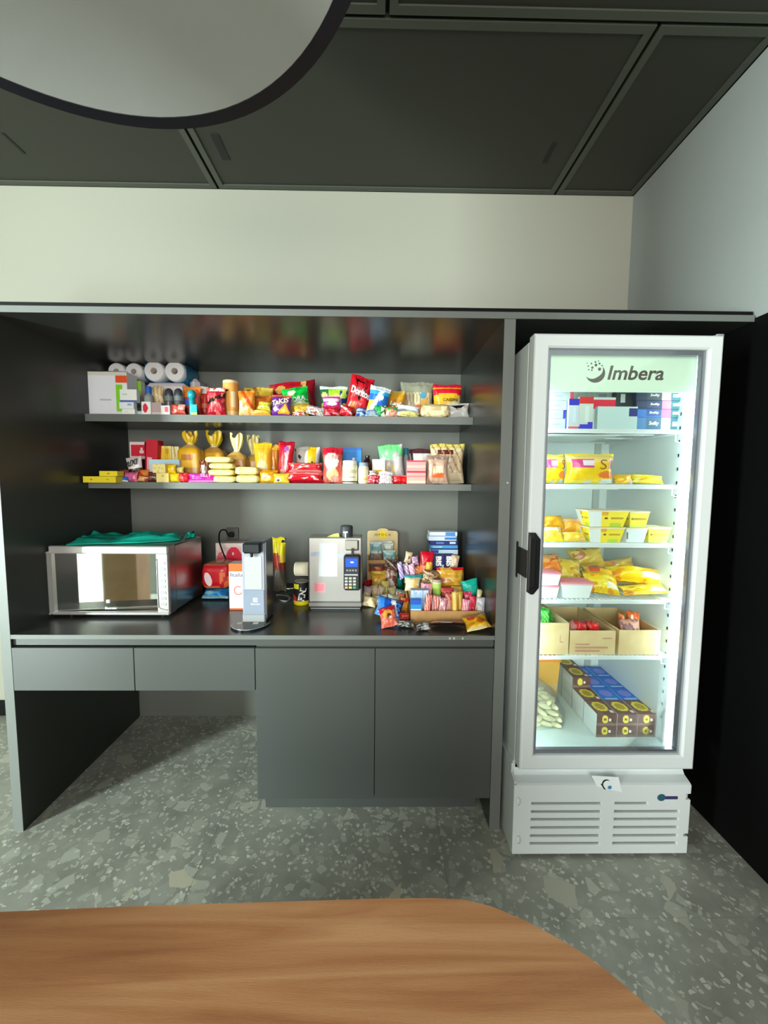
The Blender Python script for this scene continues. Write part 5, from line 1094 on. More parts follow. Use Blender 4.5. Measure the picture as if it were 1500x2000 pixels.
# payment kiosk
def kiosk():
    xa, xb = U(603, 1110, Y=Yk).x, U(706, 1110, Y=Yk).x; zt = U(655, 1050, Y=Yk).z; zb0 = U(655, 1185, Y=Yk).z
    o = empty('payment_kiosk', ((xa+xb)/2, Yk, ZC), 'upright grey metal payment kiosk with taped paper notice', 'kiosk')
    km = mat('kiosk_metal', 'a9a8a4', .32, metal=.45, bump=(70, .04, .001))
    bd = box('body', xa, xb, Yk, Yk+.12, zb0+.022, zt, km, o, .004)
    box('side_seam', xa-.002, xa+.001, Yk+.002, Yk+.118, zb0+.02, zt-.004, blackp, o)
    box('base_band', xa-.002, xb+.002, Yk-.003, Yk+.12, zb0, zb0+.022, mat('kiosk_band', '8b8a84', .4, metal=.4), o, .003)
    box('foot_gap', xa+.004, xb-.004, Yk, Yk+.11, zb0-.005, zb0, blackp, o)
    box('foot', xa+.006, xb-.004, Yk-.004, Yk+.11, ZC+.0006, zb0-.005, silver, o, .003)
    P = lambda a, b, e=.001: U(a, b, Y=Yk-e)
    q = [P(622.5, 1126), P(659, 1126), P(659.5, 1061), P(624, 1061)]
    pn = mk('paper_notice', [tuple(v) for v in q], [(0, 1, 2, 3)], mat('paper_white', 'cfd2d4', .7), o)
    for a, b, c, d in ((632, 1085, 652, 1082), (628, 1114, 655, 1113), (628, 1110, 650, 1109), (630, 1118, 652, 1117)):
        mk('print_line', [tuple(P(a, b, .0016)), tuple(P(c, b, .0016)), tuple(P(c, d, .0016)), tuple(P(a, d, .0016))], [(0, 1, 2, 3)], mat('pale_print', 'cfd2c8', .7), pn)
    for a, b, c, d in ((607, 1087, 624, 1078), (659, 1090, 674, 1081)):
        mk('clear_tape', [tuple(P(a, b, .0014)), tuple(P(c, b-2, .0014)), tuple(P(c, d, .0014)), tuple(P(a, d+1, .0014))], [(0, 1, 2, 3)], mat('tape', 'c6d2ea', .15, alpha=.7), o)
    mk('red_sticker', [tuple(P(612, 1157)), tuple(P(635.5, 1157)), tuple(P(635.5, 1138)), tuple(P(613, 1138))], [(0, 1, 2, 3)], mat('sticker_pink', 'e89aa2', .6), o)
    mk('red_sticker', [tuple(P(615, 1154.5, .0014)), tuple(P(633, 1154.5, .0014)), tuple(P(633, 1140.5, .0014)), tuple(P(615.5, 1140.5, .0014))], [(0, 1, 2, 3)], mat('sticker_red', 'e2848e', .6), o)
    # reader plate above the terminal
    a, b = P(674, 1074, .012), P(699, 1055, .012)
    box('reader_plate', a.x, b.x, Yk-.012, Yk-.004, a.z, b.z, mat('reader_grey', '9a968c', .4, metal=.3), o, .003)
    box('reader_plate', a.x+.003, b.x+.004, Yk-.004, Yk, a.z-.004, b.z-.003, blackp, o, .002)
    # black knob, white clip and yellow note on the top
    kx = (U(664, 1040, Y=Yk+.06).x+U(690, 1040, Y=Yk+.06).x)/2
    lathe('scanner_dome', [(.030, 0), (.030, .045), (.026, .05)], kx, Yk+.06, zt, mat('dome_grey', '40434a', .4), o, 28)
    box('white_clip', kx-.004, kx+.002, Yk+.004, Yk+.01, zt, zt+.022, ink_w, o); box('white_clip', kx-.012, kx+.010, Yk+.004, Yk+.01, zt+.022, zt+.028, ink_w, o)
    y0 = Yk+.03
    mk('yellow_note', [tuple(U(628, 1052, Y=y0)), tuple(U(664, 1052, Y=y0)), tuple(U(661, 1041, Y=y0)), tuple(U(652, 1043, Y=y0))], [(0, 1, 2, 3)], mat('note_yellow', 'e8dc78', .7), o)
    # card terminal on a stalk
    t = empty('card_terminal', P(688, 1154, .02), 'black card terminal with blue screen and keypad mounted on the kiosk', 'card terminal')
    Yt = Yk-.034
    pt_ = lambda a, b: U(a, b, Y=Yt)
    a, b = pt_(671, 1154), pt_(704, 1084)
    box('housing', a.x, b.x, Yt, Yk-.006, a.z, b.z, mat('terminal_black', '23272a', .4), t, .008)
    box('stalk', pt_(686, 1080).x, pt_(690, 1080).x, Yt+.006, Yk-.004, b.z-.004, pt_(686, 1072).z, blackp, t)
    box('bracket', a.x+.01, b.x-.01, Yk-.006, Yk-.0005, a.z+.02, b.z-.02, blackp, t)
    c, d = pt_(675, 1107), pt_(698.5, 1091)
    scn = box('screen', c.x, d.x, Yt-.001, Yt+.002, c.z, d.z, mat('screen_blue', '0a2bd0', .2, emit='1440f0', estr=2.2), t, .001)
    a, b = U(684.5, 1099.5, Y=Yt-.002), U(690.5, 1097, Y=Yt-.002)
    mk('screen_icon', [(a.x, a.y, a.z), (b.x, a.y, a.z), (b.x, a.y, b.z), (a.x, a.y, b.z)], [(0, 1, 2, 3)], mat('screen_white', 'ffffff', .4, emit='cfe0ff', estr=.9), scn)
    c, d = pt_(673, 1124), pt_(699, 1121.5); box('silver_bar', c.x, d.x, Yt-.001, Yt+.001, c.z, d.z, silver, t)
    for k in range(4):
        c, d = pt_(676.5+k*5.6, 1115.5), pt_(680+k*5.6, 1112.5); box('key', c.x, d.x, Yt-.0012, Yt+.001, c.z, d.z, greyp, t)
    for r_ in range(4):
        for k in range(3):
            cc = 'b8b8ac' if r_ < 3 else ('e0a090', 'e8d060', '2ea868')[k]
            c, d = pt_(673.5+k*8, 1131.5+r_*6), pt_(679.2+k*8, 1127.5+r_*6)
            box('key', c.x, d.x, Yt-.0016, Yt+.001, c.z, d.z, mat('key_'+cc, cc, .5), t, .0005)
kiosk()
# ---------------------------------------------------------------- snack display box
Yd = CY(747, 1140)-.06
def display():
    P = lambda a, b, e=0: U(a, b, Y=Yd+e)
    o = empty('display_box', P(747, 1134), 'cardboard counter display with yellow disc header and foil sachets', 'display box')
    ol = []
    for a, b in ((717, 1096), (717.5, 1041), (719, 1037.5), (722, 1036.5), (736, 1036.5)): ol.append(P(a, b))
    for k in range(9):
        a = math.pi*(1-k/8); ol.append(P(747.5+11*math.cos(a), 1037-4.5*math.sin(a)-.5))
    for a, b in ((759, 1036.5), (772, 1037), (775.5, 1038.5), (777, 1042), (777, 1096)): ol.append(P(a, b))
    zb_ = ZW
    pts = [(p.x, p.z) for p in ol]; pts[0] = (pts[0][0], zb_); pts[-1] = (pts[-1][0], zb_)
    bk = prism('back_board', pts, 'y', Yd+.004, Yd+.008, cardp, o)
    V_ = [(P(747.5, 1044).x+.024*math.cos(2*math.pi*k/28)*1.1, Yd+.003, P(747.5, 1044).z+.024*math.sin(2*math.pi*k/28)) for k in range(28)]
    mk('yellow_disc', V_, [tuple(range(28))], mat('disc_yellow', 'f0d22a', .6), bk)
    text_on(bk, 'O P O C A', quad_fn(P(732, 1046.5, .0022), P(763, 1046.5, .0022), P(732, 1042, .0022)), mat('ink_olive', '7a6a2a', .6), bold=.02)
    x0, x1 = P(718, 1100).x, P(776, 1100).x
    zf = P(747, 1094, -.06).z
    box('front_wall', x0, x1, Yd-.06, Yd-.056, zb_, zf, card, o)
    for xx in (x0, x1-.004): box('side_wall', xx, xx+.004, Yd-.056, Yd+.004, zb_, zf+.02, card, o)
    box('box_floor', x0+.004, x1-.004, Yd-.056, Yd+.004, zb_, zb_+.003, card, o)
    return P
dP = display()
foil = lambda c: [c, ('b', .0, .45, '8a6a58'), ('b', .45, .55, 'cfd8cc'), ('n', 5, 3, .3, '5c98a8'), ('b', .88, 1, 'ccd6cc')]
for k, (bb, c, lb, dy) in enumerate((((722, 1057, 747, 1100), '86b4b8', 'teal foil sachet at the left of the display box', -.030), ((748, 1060, 769, 1100), 'b9c4a8', 'pale olive foil sachet at the rear right of the display box', -.012), ((747, 1074, 773, 1108), '7fb6b6', 'teal foil sachet in front of the olive one', -.038), ((721, 1056, 768, 1090), 'cbbf9e', 'cream foil sachet strip at the back of the display box', -.002))):
    bag('foil_sachet', bb, Yd+dy-.012, None, foil(c), lb, 'sachet', 'foil sachets', dep=.014, n=16)
# ---------------------------------------------------------------- loose snacks left of the tray
def loose(nm, bb, Yq, ds, lb, rot=(-35, 0, 0), dep=.05, zs=None, cat='snack', n=14, group=None, **k):
    return bag(nm, bb, Yq, zs, ds, lb, cat, group, dep=dep, rot=rot, n=n, **k)
loose('coffee_sachet', (750, 1093, 781, 1114), Yd-.115, ['5a4038', ('n', 6, 3, .1, 'b49c8c'), ('d', 1, 1, .8, .95, 'e8dcd0')], 'brown and silver crumpled sachet below the display box', (-20, 10, 0), zs=None)
loose('coffee_sachet', (748, 1108, 778, None), Yd-.12, ['8a5648', ('n', 5, 5, .2, 'd8c0b4'), ('e', .5, .2, .3, .2, 'efe0da')], 'reddish brown sachet under the crumpled silver one', (-20, 0, 0), zs=ZW)
loose('cake_bar', (720, 1104, 751, 1118), Yd-.125, ['8a4a34', ('b', .6, 1, '6a4a58'), ('e', .6, .4, .2, .3, 'd06a44')], 'brown snack bar on top of the yellow ones', (-15, 0, 0), zs=None)
loose('cake_bar', (723, 1115.5, 755, 1125), Yd-.13, ['eecb52', ('n', 5, 3, .3, 'd8a838')], 'yellow snack bar, upper of two beside the kiosk', (-15, 0, 0), zs=None, group='yellow snack bars')
loose('cake_bar', (725, 1124, 755, None), Yd-.13, ['edbd48', ('n', 5, 6, .3, 'd89a34')], 'yellow snack bar, lower of two beside the kiosk', (-15, 0, 0), zs=ZW, group='yellow snack bars')
Yl = CY(735, 1152)
loose('candy_wrapper', (710, 1135, 727, None), Yl-.02, ['cf1a34', ('n', 4, 2, .2, '9a1024')], 'red wrapper at the kiosk edge', (-10, 0, 0), zs=ZW)
loose('candy_wrapper', (727, 1135, 745, None), Yl-.025, ['3fa4dc', ('b', .3, .5, 'bfe2f2')], 'light blue wrapper right of the red one', (-10, 0, 0), zs=ZW)
loose('teal_packet', (754, 1123, 789, None), Yl-.02, ['0f9d84', ('n', 3, 4, .1, '0b6e5e'), ('e', .65, .45, .3, .3, '18c8aa')], 'shiny teal green packet behind the cream biscuits', (-12, 0, 0), zs=ZW)
cr = ['fbe9b8', ('n', 4, 3, .1, 'e8d094'), ('s', 4, 2, .2, 'fffae6')]
for i_, (bb, Yq, rt, c, lb) in enumerate((
    ((706, 1148, 727, 1176), 1173, (-30, 12, 0), ['c4aab4', ('b', 0, .5, 'f8e6b4')], 'mauve and cream biscuit packet next to the kiosk'),
    ((721, 1144, 743, 1170), 1168, (-30, -18, 0), ['e6cca6', ('b', 0, .4, 'f4dca0')], 'tan biscuit packet behind the mauve and cream one'),
    ((733, 1146, 752, 1174), 1170, (-30, 20, 0), ['f8ead0', ('d', 1, 1, .8, 1.0, 'd8c098')], 'slanting cream biscuit packet in the middle of the heap'),
    ((744, 1137, 761, 1166), 1163, (-20, 0, 0), ['f0dc78', ('n', 4, 3, .2, 'fcf4c0')], 'yellow-green biscuit packet standing in the heap'),
    ((757, 1149, 777, 1172), 1169, (-25, -10, 0), ['fcf0b4', ('n', 4, 6, .2, 'ecd488')], 'pale yellow biscuit packet in front of the teal packet'),
    ((706, 1168, 736, None), 1186, (-45, 10, 0), cr, 'cream biscuit packet lying lowest beside the kiosk foot'),
    ((728, 1164, 760, 1184), 1181, (-40, -8, 0), ['f4e6cc', ('n', 5, 3, .2, 'fff8e4')], 'cream biscuit packet lying above the blue bag'),
    ((756, 1165, 782, 1186), 1183, (-30, 8, 0), ['e4e2d8', ('n', 5, 4, .1, 'bcc6ba')], 'silvery biscuit packet left of the tray'),
    ((770, 1154, 794, 1178), 1175, (-30, 10, 0), ['b8c4ba', ('n', 6, 2, .15, 'e04038'), ('b', .7, 1, '7fa898')], 'silver and red foil packet touching the tray corner'))):
    loose('biscuit_packet', bb, CY((bb[0]+bb[2])/2, Yq)-.01, c, lb, rt, dep=.05, zs=ZW, cat='biscuits')
loose('wafer_packet', (777, 1168, 800, 1199), CY(788, 1200), ['e89a28', ('b', .62, 1, 'd8342c'), ('n', 4, 3, .25, 'f2c05a')], 'orange and red packet against the tray side', (-20, 8, 0), zs=None, dep=.03)
it = bag('wafer_bag', (731, 1174, 791, 1214), CY(760, 1214)-.005, None, ['1c50b8', ('d', 1, .3, .75, .95, 'd8dce4'), ('d', 1, .3, 1.02, 1.3, '141c64'), ('r', 0, 0, .25, 1, '2f86dc'), ('n', 4, 3, .35, '4a90e0')], 'large blue wafer bag lying left of the tray', 'snack bag', dep=.10, rot=(-45, 14, 0), n=22)
it = bag('cookie_bag', (739, 1192, 779, None), CY(758, 1229), ZW, ['e8705a', ('b', .66, 1, 'd8182c'), ('e', .45, .58, .3, .2, 'e8a23c'), ('e', .55, .48, .14, .12, '6a3420'), ('e', .62, .38, .1, .08, 'f0d8c0'), ('n', 4, 3, .38, 'f0a08c')], 'red cookie bag lying in front of the blue wafer bag', 'snack bag', dep=.075, rot=(-42, -12, 0), n=22)
loose('candy_wrapper', (779, 1200, 801, None), CY(790, 1216), ['c8281e', ('b', 0, .3, '6a2440'), ('n', 4, 3, .3, 'e86a3a')], 'dark red wrapper by the front left corner of the tray', (-30, 0, 0), zs=ZW, dep=.03)
for bb, pyb, c, lb, rt in (((776, 1215, 812, None), 1229, ['4c4c48', ('n', 6, 3, .1, 'b8b8b4')], 'black and silver foil wrapper in front of the tray corner', (-50, 6, 0)), ((812, 1219, 842, None), 1234, ['3a3a38', ('r', .5, 0, 1, .7, 'd4d6da'), ('n', 6, 5, .2, '9a9a96')], 'black and white foil wrapper nearest the worktop edge', (-50, -8, 0)),
                       ((840, 1214, 912, None), 1228, ['6a3c34', ('b', .5, .75, 'b88a74'), ('r', .30, .0, .62, .3, 'e8e0da'), ('b', 0, .2, '241a1a')], 'long dark brown bar lying along the tray front', (-45, 0, 0))):
    loose('chocolate_bar', bb, CY((bb[0]+bb[2])/2, pyb), c, lb, rt, dep=.045, zs=ZW, cat='snack', n=18)
loose('snack_packet', (909, 1210, 964, None), CY(936, 1237), ['f0b91c', ('b', 0, .16, 'f4e6a8'), ('e', .62, .5, .2, .18, 'd8741c'), ('e', .25, .75, .16, .16, 'e0481e'), ('n', 4, 3, .4, 'e09a14')], 'yellow and orange snack packet at the right front of worktop', (-48, -10, 0), dep=.10, zs=ZW, n=20)
# ---------------------------------------------------------------- cardboard tray
Yt0 = CY(875, 1217); tx0, tx1 = U(802, 1205, Y=Yt0).x, U(950, 1205, Y=Yt0).x; tz1 = U(875, 1193.5, Y=Yt0).z; Yt1 = 2.16
tx1 = min(tx1, XR-.02)
tr = empty('cardboard_tray', ((tx0+tx1)/2, Yt0, ZC), 'shallow tan cardboard tray filled with assorted snack bars', 'tray')
box('front_wall', tx0, tx1, Yt0, Yt0+.005, ZW, tz1, card, tr); box('rear_wall', tx0, tx1, Yt1-.005, Yt1, ZW, tz1+.02, card, tr)
for xx in (tx0, tx1-.005): box('side_wall', xx, xx+.005, Yt0+.005, Yt1-.005, ZW, tz1, card, tr)
box('tray_floor', tx0+.005, tx1-.005, Yt0+.005, Yt1-.005, ZW, ZW+.004, card, tr)
ZT_ = ZW+.0045
def rowY(k): return Yt0+.010+k*.052
def cl(a): return min(a, U(950, 1180, Y=Yt0).x)
# front row
it = carton('wafer_carton', (802.5, 1172, 823, None), rowY(0), ZT_, ['2c9ae0', ('b', .42, .56, 'e6f0f6'), ('b', .8, 1, '2a5cd0'), ('b', .1, .2, '8cd0f0')], 'small blue carton in the front left corner of the tray', dep=.03)
carton('wafer_carton', (803, 1153, 837, None), rowY(.75), ZT_, ['b4cdec', ('b', .86, 1, 'cfdcf0'), ('d', 1, 0, .62, .7, '8fb0dc'), ('n', 4, 3, .3, 'a0c0e8')], 'tall pale blue carton behind the small blue one', dep=.035)
bars = [((826, 1160, 846, None), ['e84a48', ('s', 3, 2, .4, 'f4d8c8')], 'red and cream bar, first from the blue carton', 10), ((840, 1163, 862, None), ['ef7a74', ('s', 3, 1.5, .4, 'f6e8e0')], 'coral striped bar beside the red and cream one', 10),
        ((855, 1168, 876, None), ['c8788c', ('n', 5, 3, .1, 'f0d0c8')], 'mauve bar among the front row', 8), ((867, 1160, 887, None), ['f0b0a0', ('b', .7, 1, 'e05a50'), ('s', 2, 3, .3, 'd8a088')], 'salmon bar left of the two yellow bars', 5),
        ((883, 1156, 896, None), ['f2d478', ('s', 1.5, 0, .3, 'd8ac4a')], 'pale yellow bar, left of the yellow pair', 0), ((893, 1156, 907, None), ['f0cc5a', ('s', 1.5, 0, .3, 'd0a03c')], 'deep yellow bar, right of the yellow pair', -3),
        ((900, 1171, 920, None), ['f08ca4', ('s', 3, 2, .3, 'f8d0d8')], 'pink bar right of the yellow pair', 8), ((912, 1163, 932, None), ['e02048', ('n', 4, 3, .2, 'f07088')], 'crimson bar in front of the teal packet', 10)]
for i_, (bb, c, lb, ry) in enumerate(bars): loose('snack_bar', bb, rowY(.02 if i_ % 2 == 0 else .46), c, lb, (-8, ry, 0), dep=.02, zs=ZT_, group='bars in the tray front row')
loose('snack_bar', (927, 1151, 944, None), rowY(.46), ['e8d4a0', ('s', 1.5, .5, .3, 'cfb478')], 'long cream bar leaning at the right tray wall', (-8, 12, 0), dep=.02, zs=ZT_)
loose('foil_packet', (932, 1168, 949, None), rowY(0), ['d6d2dc', ('n', 5, 3, .2, 'a8a4b4')], 'silver foil packet in the front right tray corner', (-8, 0, 0), dep=.02, zs=ZT_)
# second row
loose('mint_packet', (901, 1131, 941, 1172), rowY(1.25), ['1cbba4', ('d', 1, .4, .5, .58, '56dcc8'), ('n', 3, 3, .25, '0f9a88')], 'turquoise packet standing tilted in the tray', (-6, -14, 0), dep=.035, zs=ZT_, n=18)
vessel('dessert_cup', (845, 1133, 864, 1170), rowY(1.3), None, [(.72, 0), (.80, .05), (.92, .55), (.98, .8), (1, .86), (.92, 1.0)], ['5a3c28', '9ccc58', 'b9dc6a', 'e6dcd0', 'c0a890', '8a6a54'], 'small brown dessert cup with green label in the tray', 'cup', m=PC)
loose('candy_packet', (820, 1140, 847, 1172), rowY(1.42), ['e89aac', ('d', 1, .3, .5, .66, '9a58b0'), ('n', 4, 3, .25, 'f4c4cc')], 'pink packet with violet stripe behind the pale blue carton', (-10, 5, 0), dep=.03, zs=ZT_)
loose('candy_packet', (862, 1150, 888, 1180), rowY(1.1), ['b8404a', ('n', 4, 3, .1, '6a4a3c'), ('b', .7, 1, 'd85058')], 'dark red packet behind the front bars', (-10, 0, 0), dep=.03, zs=ZT_)
loose('candy_packet', (880, 1146, 904, 1182), rowY(1.85), ['c89a58', ('n', 4, 3, .1, '8a5c3a'), ('b', .75, 1, 'e0b860')], 'ochre packet standing behind the two yellow bars', (-8, 4, 0), dep=.03, zs=ZT_)
loose('candy_packet', (906, 1156, 926, 1186), rowY(.95), ['e8406a', ('n', 4, 6, .15, 'f6a0b4')], 'pink-red packet between crimson bar and turquoise packet', (-8, -6, 0), dep=.025, zs=ZT_)
loose('cake_packet', (838, 1126, 858, 1150), rowY(1.95), ['caa878', ('s', 3, 2, .3, 'a07c50'), ('e', .5, .5, .2, .2, 'f0e0c0')], 'striped tan packet behind the dessert cup', (-10, -8, 0), dep=.03, zs=None)
# raised heap at the back stands on a carton
cz = U(860, 1118, Y=rowY(4)).z
hb = box('cardboard_box', U(800, 1130, Y=rowY(4)).x, min(U(908, 1130, Y=rowY(4)).x, tx1-.03), rowY(4.2), rowY(6.0), ZT_, cz, card); tag(hb, 'brown cardboard box mostly buried under the snack heap', 'box')
mz = U(860, 1150, Y=rowY(2)).z
m2 = box('cardboard_box', U(793, 1160, Y=rowY(2.2)).x+.02, min(U(905, 1160, Y=rowY(2.2)).x, tx1-.03), rowY(2.2), rowY(4.0), ZT_, mz, card); tag(m2, 'low brown cardboard box hidden under the middle of the heap', 'box')
loose('biscuit_packet', (791, 1130, 822, 1156), rowY(2.1), ['ecd8ac', ('e', .7, .5, .25, .3, 'f0c070'), ('n', 4, 3, .3, 'd8f0dc')], 'cream biscuit packet at the left tray wall', (-15, 0, 0), dep=.04, zs=None, cat='biscuits')
loose('mint_packet', (789, 1123, 834, 1140), rowY(2.9), ['22b0b0', ('b', 0, .45, '9ae0a0'), ('n', 4, 3, .25, '0f8aa0')], 'teal and green packet lying across the left of the heap', (-20, -6, 0), dep=.05, zs=None, n=18)
loose('cake_packet', (824, 1114, 866, 1142), rowY(2.3), ['a07c58', ('n', 5, 3, .1, 'd8c09a'), ('s', 2, 3, .2, '6a4a34')], 'tan crinkled packet in the middle of the heap', (-15, 6, 0), dep=.045, zs=None, n=18)
it = loose('corn_snack_bag', (854, 1110, 908, 1152), rowY(2.35), ['dca22c', ('b', .86, 1, 'd41c30'), ('n', 4, 3, .15, 'e8be4e'), ('r', 0, .2, .25, .5, 'b86a3c'), ('b', 0, .2, 'c08a3a')], 'golden snack bag with red top edge in the heap', (-8, 0, 0), dep=.05, zs=None, n=22)
for i_, (bb, c, lb) in enumerate((((775, 1097, 791, 1133), ['9a84c8', ('s', 2, 3, .35, 'd8ccec')], 'violet striped bar, leftmost of the slanting purple bars'), ((786, 1098, 803, 1134), ['b088b8', ('s', 2, 3, .35, 'eedcec')], 'lilac striped bar, second of the slanting purple bars'),
                        ((797, 1100, 815, 1134), ['d890b0', ('s', 2, 3, .35, 'f4dce4'), ('b', 0, .3, 'c8204c')], 'rose striped bar, third of the slanting purple bars'), ((806, 1104, 826, 1134), ['c8683c', ('s', 2, 3, .3, 'e0a060')], 'orange-brown bar, rightmost of the slanting bars'))):
    loose('snack_bar', bb, rowY(3.55)+.014*(i_ % 2), c, lb, (-12, -18, 0), dep=.014, zs=None)
loose('tan_packet', (789, 1077, 807, 1102), rowY(4.3), ['d2bc98', ('e', .6, .5, .2, .15, '8a6440')], 'small tan packet sticking up at the left of the heap', (-8, 12, 0), dep=.02, zs=None)
loose('candy_packet', (803, 1086, 819, 1106), rowY(3.9), ['a878a8', ('n', 4, 3, .15, 'd8b8c8')], 'mauve packet behind the rose striped bar', (-8, -10, 0), dep=.02, zs=None)
loose('chip_packet', (819, 1078, 849, 1124), rowY(3.6), ['d4122c', ('b', 0, .5, 'e0743c'), ('r', .45, 0, .95, .55, 'edc14c'), ('r', .2, .2, .38, .6, 'ef9a86'), ('n', 3, 3, .35, 'b00c24')], 'red and yellow packet standing upright in the heap', (-5, 4, 0), dep=.04, zs=None, n=18)
for bb, lb in (((847, 1083, 867, 1118), 'navy wafer box with white lettering, left of the pair'), ((868, 1083, 886, 1118), 'navy wafer box with white lettering, right of the pair')):
    it = carton('wafer_box', bb, rowY(4.25), None, ['1f2160', ('r', .78, .0, 1, .4, 'd8dcec'), ('b', 0, .12, 'd84a78')], lb, dep=.03, group='upright navy wafer boxes')
    it.text('BIS', (.20, .34, .76, .90), ink_w, bold=.05, off=.0008, rot=-90)
loose('cream_packet', (879, 1084, 899, 1118), rowY(3.8), ['e0c8ac', ('s', 2, 1, .3, 'c8a888'), ('n', 4, 3, .35, 'f0e4d4')], 'cream packet leaning right of the navy boxes', (-5, 10, 0), dep=.03, zs=None)
# stack of blue wafer cartons against the back
Ys = Yt1+.012; zs0 = U(867, 1083, Y=Ys).z
sb = carton('cardboard_box', (841, 1083, 894, None), Ys, ZW, ['b98a58'], 'plain brown cardboard box carrying the stack of blue wafer boxes', dep=.11, m=PM)
cols_ = (['dfe6f2', ('r', .58, .1, .95, .9, '4a90d8'), ('b', 0, .15, '6f9cd0')], ['d6e0f0', ('r', .6, .2, .98, .8, '3f7cc8')], ['1d2c70', ('r', .2, .3, .5, .7, '5a80c0'), ('r', .7, .3, .9, .8, 'c8dcec')], ['4a9cd8', ('b', 0, .25, '1a2a68'), ('r', .1, .4, .4, .8, '9cd0ee')], ['c8dcf0', ('r', .0, .2, .3, .9, '2a4c9c')])
for k, c in enumerate(cols_):
    dx = (0, -2, 1, 1.5, 2)[k]
    carton('wafer_carton', (839.5+dx, 1039+k*8.7, 893+dx*.6, 1039+(k+1)*8.7-.4), Ys+.002*(k % 2), None, c, ('pale blue and white wafer box on top of the blue stack', 'white wafer box with blue end, second from top of stack', 'navy wafer box in the middle of the blue stack', 'sky blue wafer box, second from bottom of the stack', 'pale blue wafer box at the bottom of the blue stack')[k], dep=.09, group='stacked blue wafer boxes')
# chalk-like scuffs on the worktop edge
for a in (879, 887, 904):
    c = U(a, 1246.5, Y=DF-.0006); box('edge_scuff', c.x-.004, c.x+.003, DF-.0006, DF, c.z-.005, c.z+.003, mat('scuff', 'b9bbb2', .8), wt)
# ================================================================== inside the fridge
YF = SY0+.006
Z_ = [z+.0006 for z in SH]
# shelf 1
wb = lambda c, d: ['bcc6ca', ('r', .84, 0, 1, 1, c), ('r', .2, .4, .6, .5, d)]
for bb, c, lb in (((1071, 818, 1110, None), '3338c8', 'long white carton with blue end at the bottom of the left stack'), ((1071, 801, 1104.5, 817.5), '3338c8', 'long white carton with blue end, second from bottom of left stack'), ((1071, 782.5, 1113, 800.5), '3338c8', 'long white carton with blue end, third from bottom of left stack'), ((1071, 763.5, 1121, 782), 'e0384a', 'long white carton with red end on top of the left stack')):
    carton('ice_cream_box', bb, YF+.012, Z_[0], wb(c, '98a4aa'), lb, dep=.09, group='white cartons on the top fridge shelf')
carton('ice_cream_box', (1112, 779, 1132, None), YF-.003, Z_[0], ['c4ced6', ('b', .80, 1, '2c2cb4'), ('b', 0, .05, 'e06070'), ('r', .4, .2, .7, .7, 'ccd8e4')], 'upright white carton with blue top', dep=.014)
carton('ice_cream_box', (1132.5, 775, 1160, None), YF-.003, Z_[0], ['c8d2cc', ('b', .80, 1, 'd82c2c'), ('d', -.12, 1, -.2, .10, '3a3acc'), ('r', .4, .2, .7, .7, 'd4e0dc')], 'upright white carton with red top and blue base', dep=.014)
carton('ice_cream_box', (1122, 763, 1196, None), YF+.11, Z_[0], ['a9aca6', ('s', 22, 0, .5, 'a2a59f'), ('r', .64, .74, .84, .9, '8a8c94')], 'grey carton standing behind the white upright cartons', dep=.03)
carton('ice_cream_box', (1160, 776, 1203, None), YF+.022, Z_[0], ['d4dedc', ('b', .62, .96, 'e02440'), ('r', 0, 0, .3, .62, 'cfd8d6')], 'white carton with wide red band in the middle of the shelf', dep=.03)
carton('ice_cream_box', (1168, 794, 1246, None), YF, Z_[0], ['c4dcdc', ('r', .82, .55, 1, .92, '2a2f78'), ('r', .1, .4, .7, .44, 'b0c8cc'), ('r', .1, .7, .5, .74, 'b0c8cc')], 'wide pale blue carton lying in the middle of the shelf', dep=.02)
carton('ice_cream_box', (1204, 764, 1246, None), YF+.055, Z_[0], ['2c3434', ('r', .25, .72, .45, .9, 'c8cccc')], 'black carton standing behind the pale blue one', dep=.03)
rowsR = ((764, 782), (782.5, 798.5), (799, 815), (815.5, None))
for k, (a, b) in enumerate(rowsR):
    c = ('26344c', '2a3350', '3a6cb4', '4a78a8')[k]; mid = ('b4b89c', 'd27aa6', 'cc6ca4', 'b4c0a8')[k]
    it = carton('ice_cream_box', (1243 if k < 2 else 1240, a, 1336, b), YF+.03+.003*k, Z_[0], [c, ('r', .24, .1, .52, .95, ('46444e', '343c60', '30508c', '40607c')[k]), ('r', .53, 0, .72, 1, mid), ('r', .72, 0, 1, 1, '3a6670'), ('r', .76, .35, .92, .7, 'b4cccc'), ('e', .92, .62, .045, .22, 'eef6f6')], ('dark ice cream box with white panel on top of right stack', 'navy ice cream box with pink panel, second from top of right stack', 'blue ice cream box with pink panel, third from top of right stack', 'blue-grey ice cream box with pale panel at the bottom of right stack')[k], dep=.12, n=26, group='ice cream boxes stacked at the right')
    it.text('Swifty', (.29, .35, .49, .72), ink_w, bold=.02, off=.0008, shear=.2)
# shelf 2
for bb, Yq, lb in (((1066, 886, 1112, None), YF+.03, 'yellow sandwich bread pack half hidden by the door frame'), ((1112, 885, 1209, None), YF, 'yellow sandwich bread pack with pink panel in full view')):
    it = bag('bread_pack', bb, Yq, Z_[1], ['f2c80e', ('b', .70, 1, 'f6d27a'), ('b', .93, 1, 'f8da30'), ('r', .08, .52, .52, .82, 'd84a86'), ('r', .30, .60, .54, .78, 'efe0ea'), ('r', .84, .50, .96, .78, 'b06070'), ('e', .82, .30, .2, .12, 'e87a30'), ('b', 0, .12, 'f6e24a'), ('r', .40, 0, .52, .12, 'dfe8e0'), ('r', .72, 0, .98, .14, 'e4ece6')], lb, 'bread pack', 'yellow bread packs', dep=.07, n=28, puff=5, wr=.5)
    it.text('S', (.62, .48, .76, .80), mat('ink_brown', '8a4a20', .5), bold=-.01)
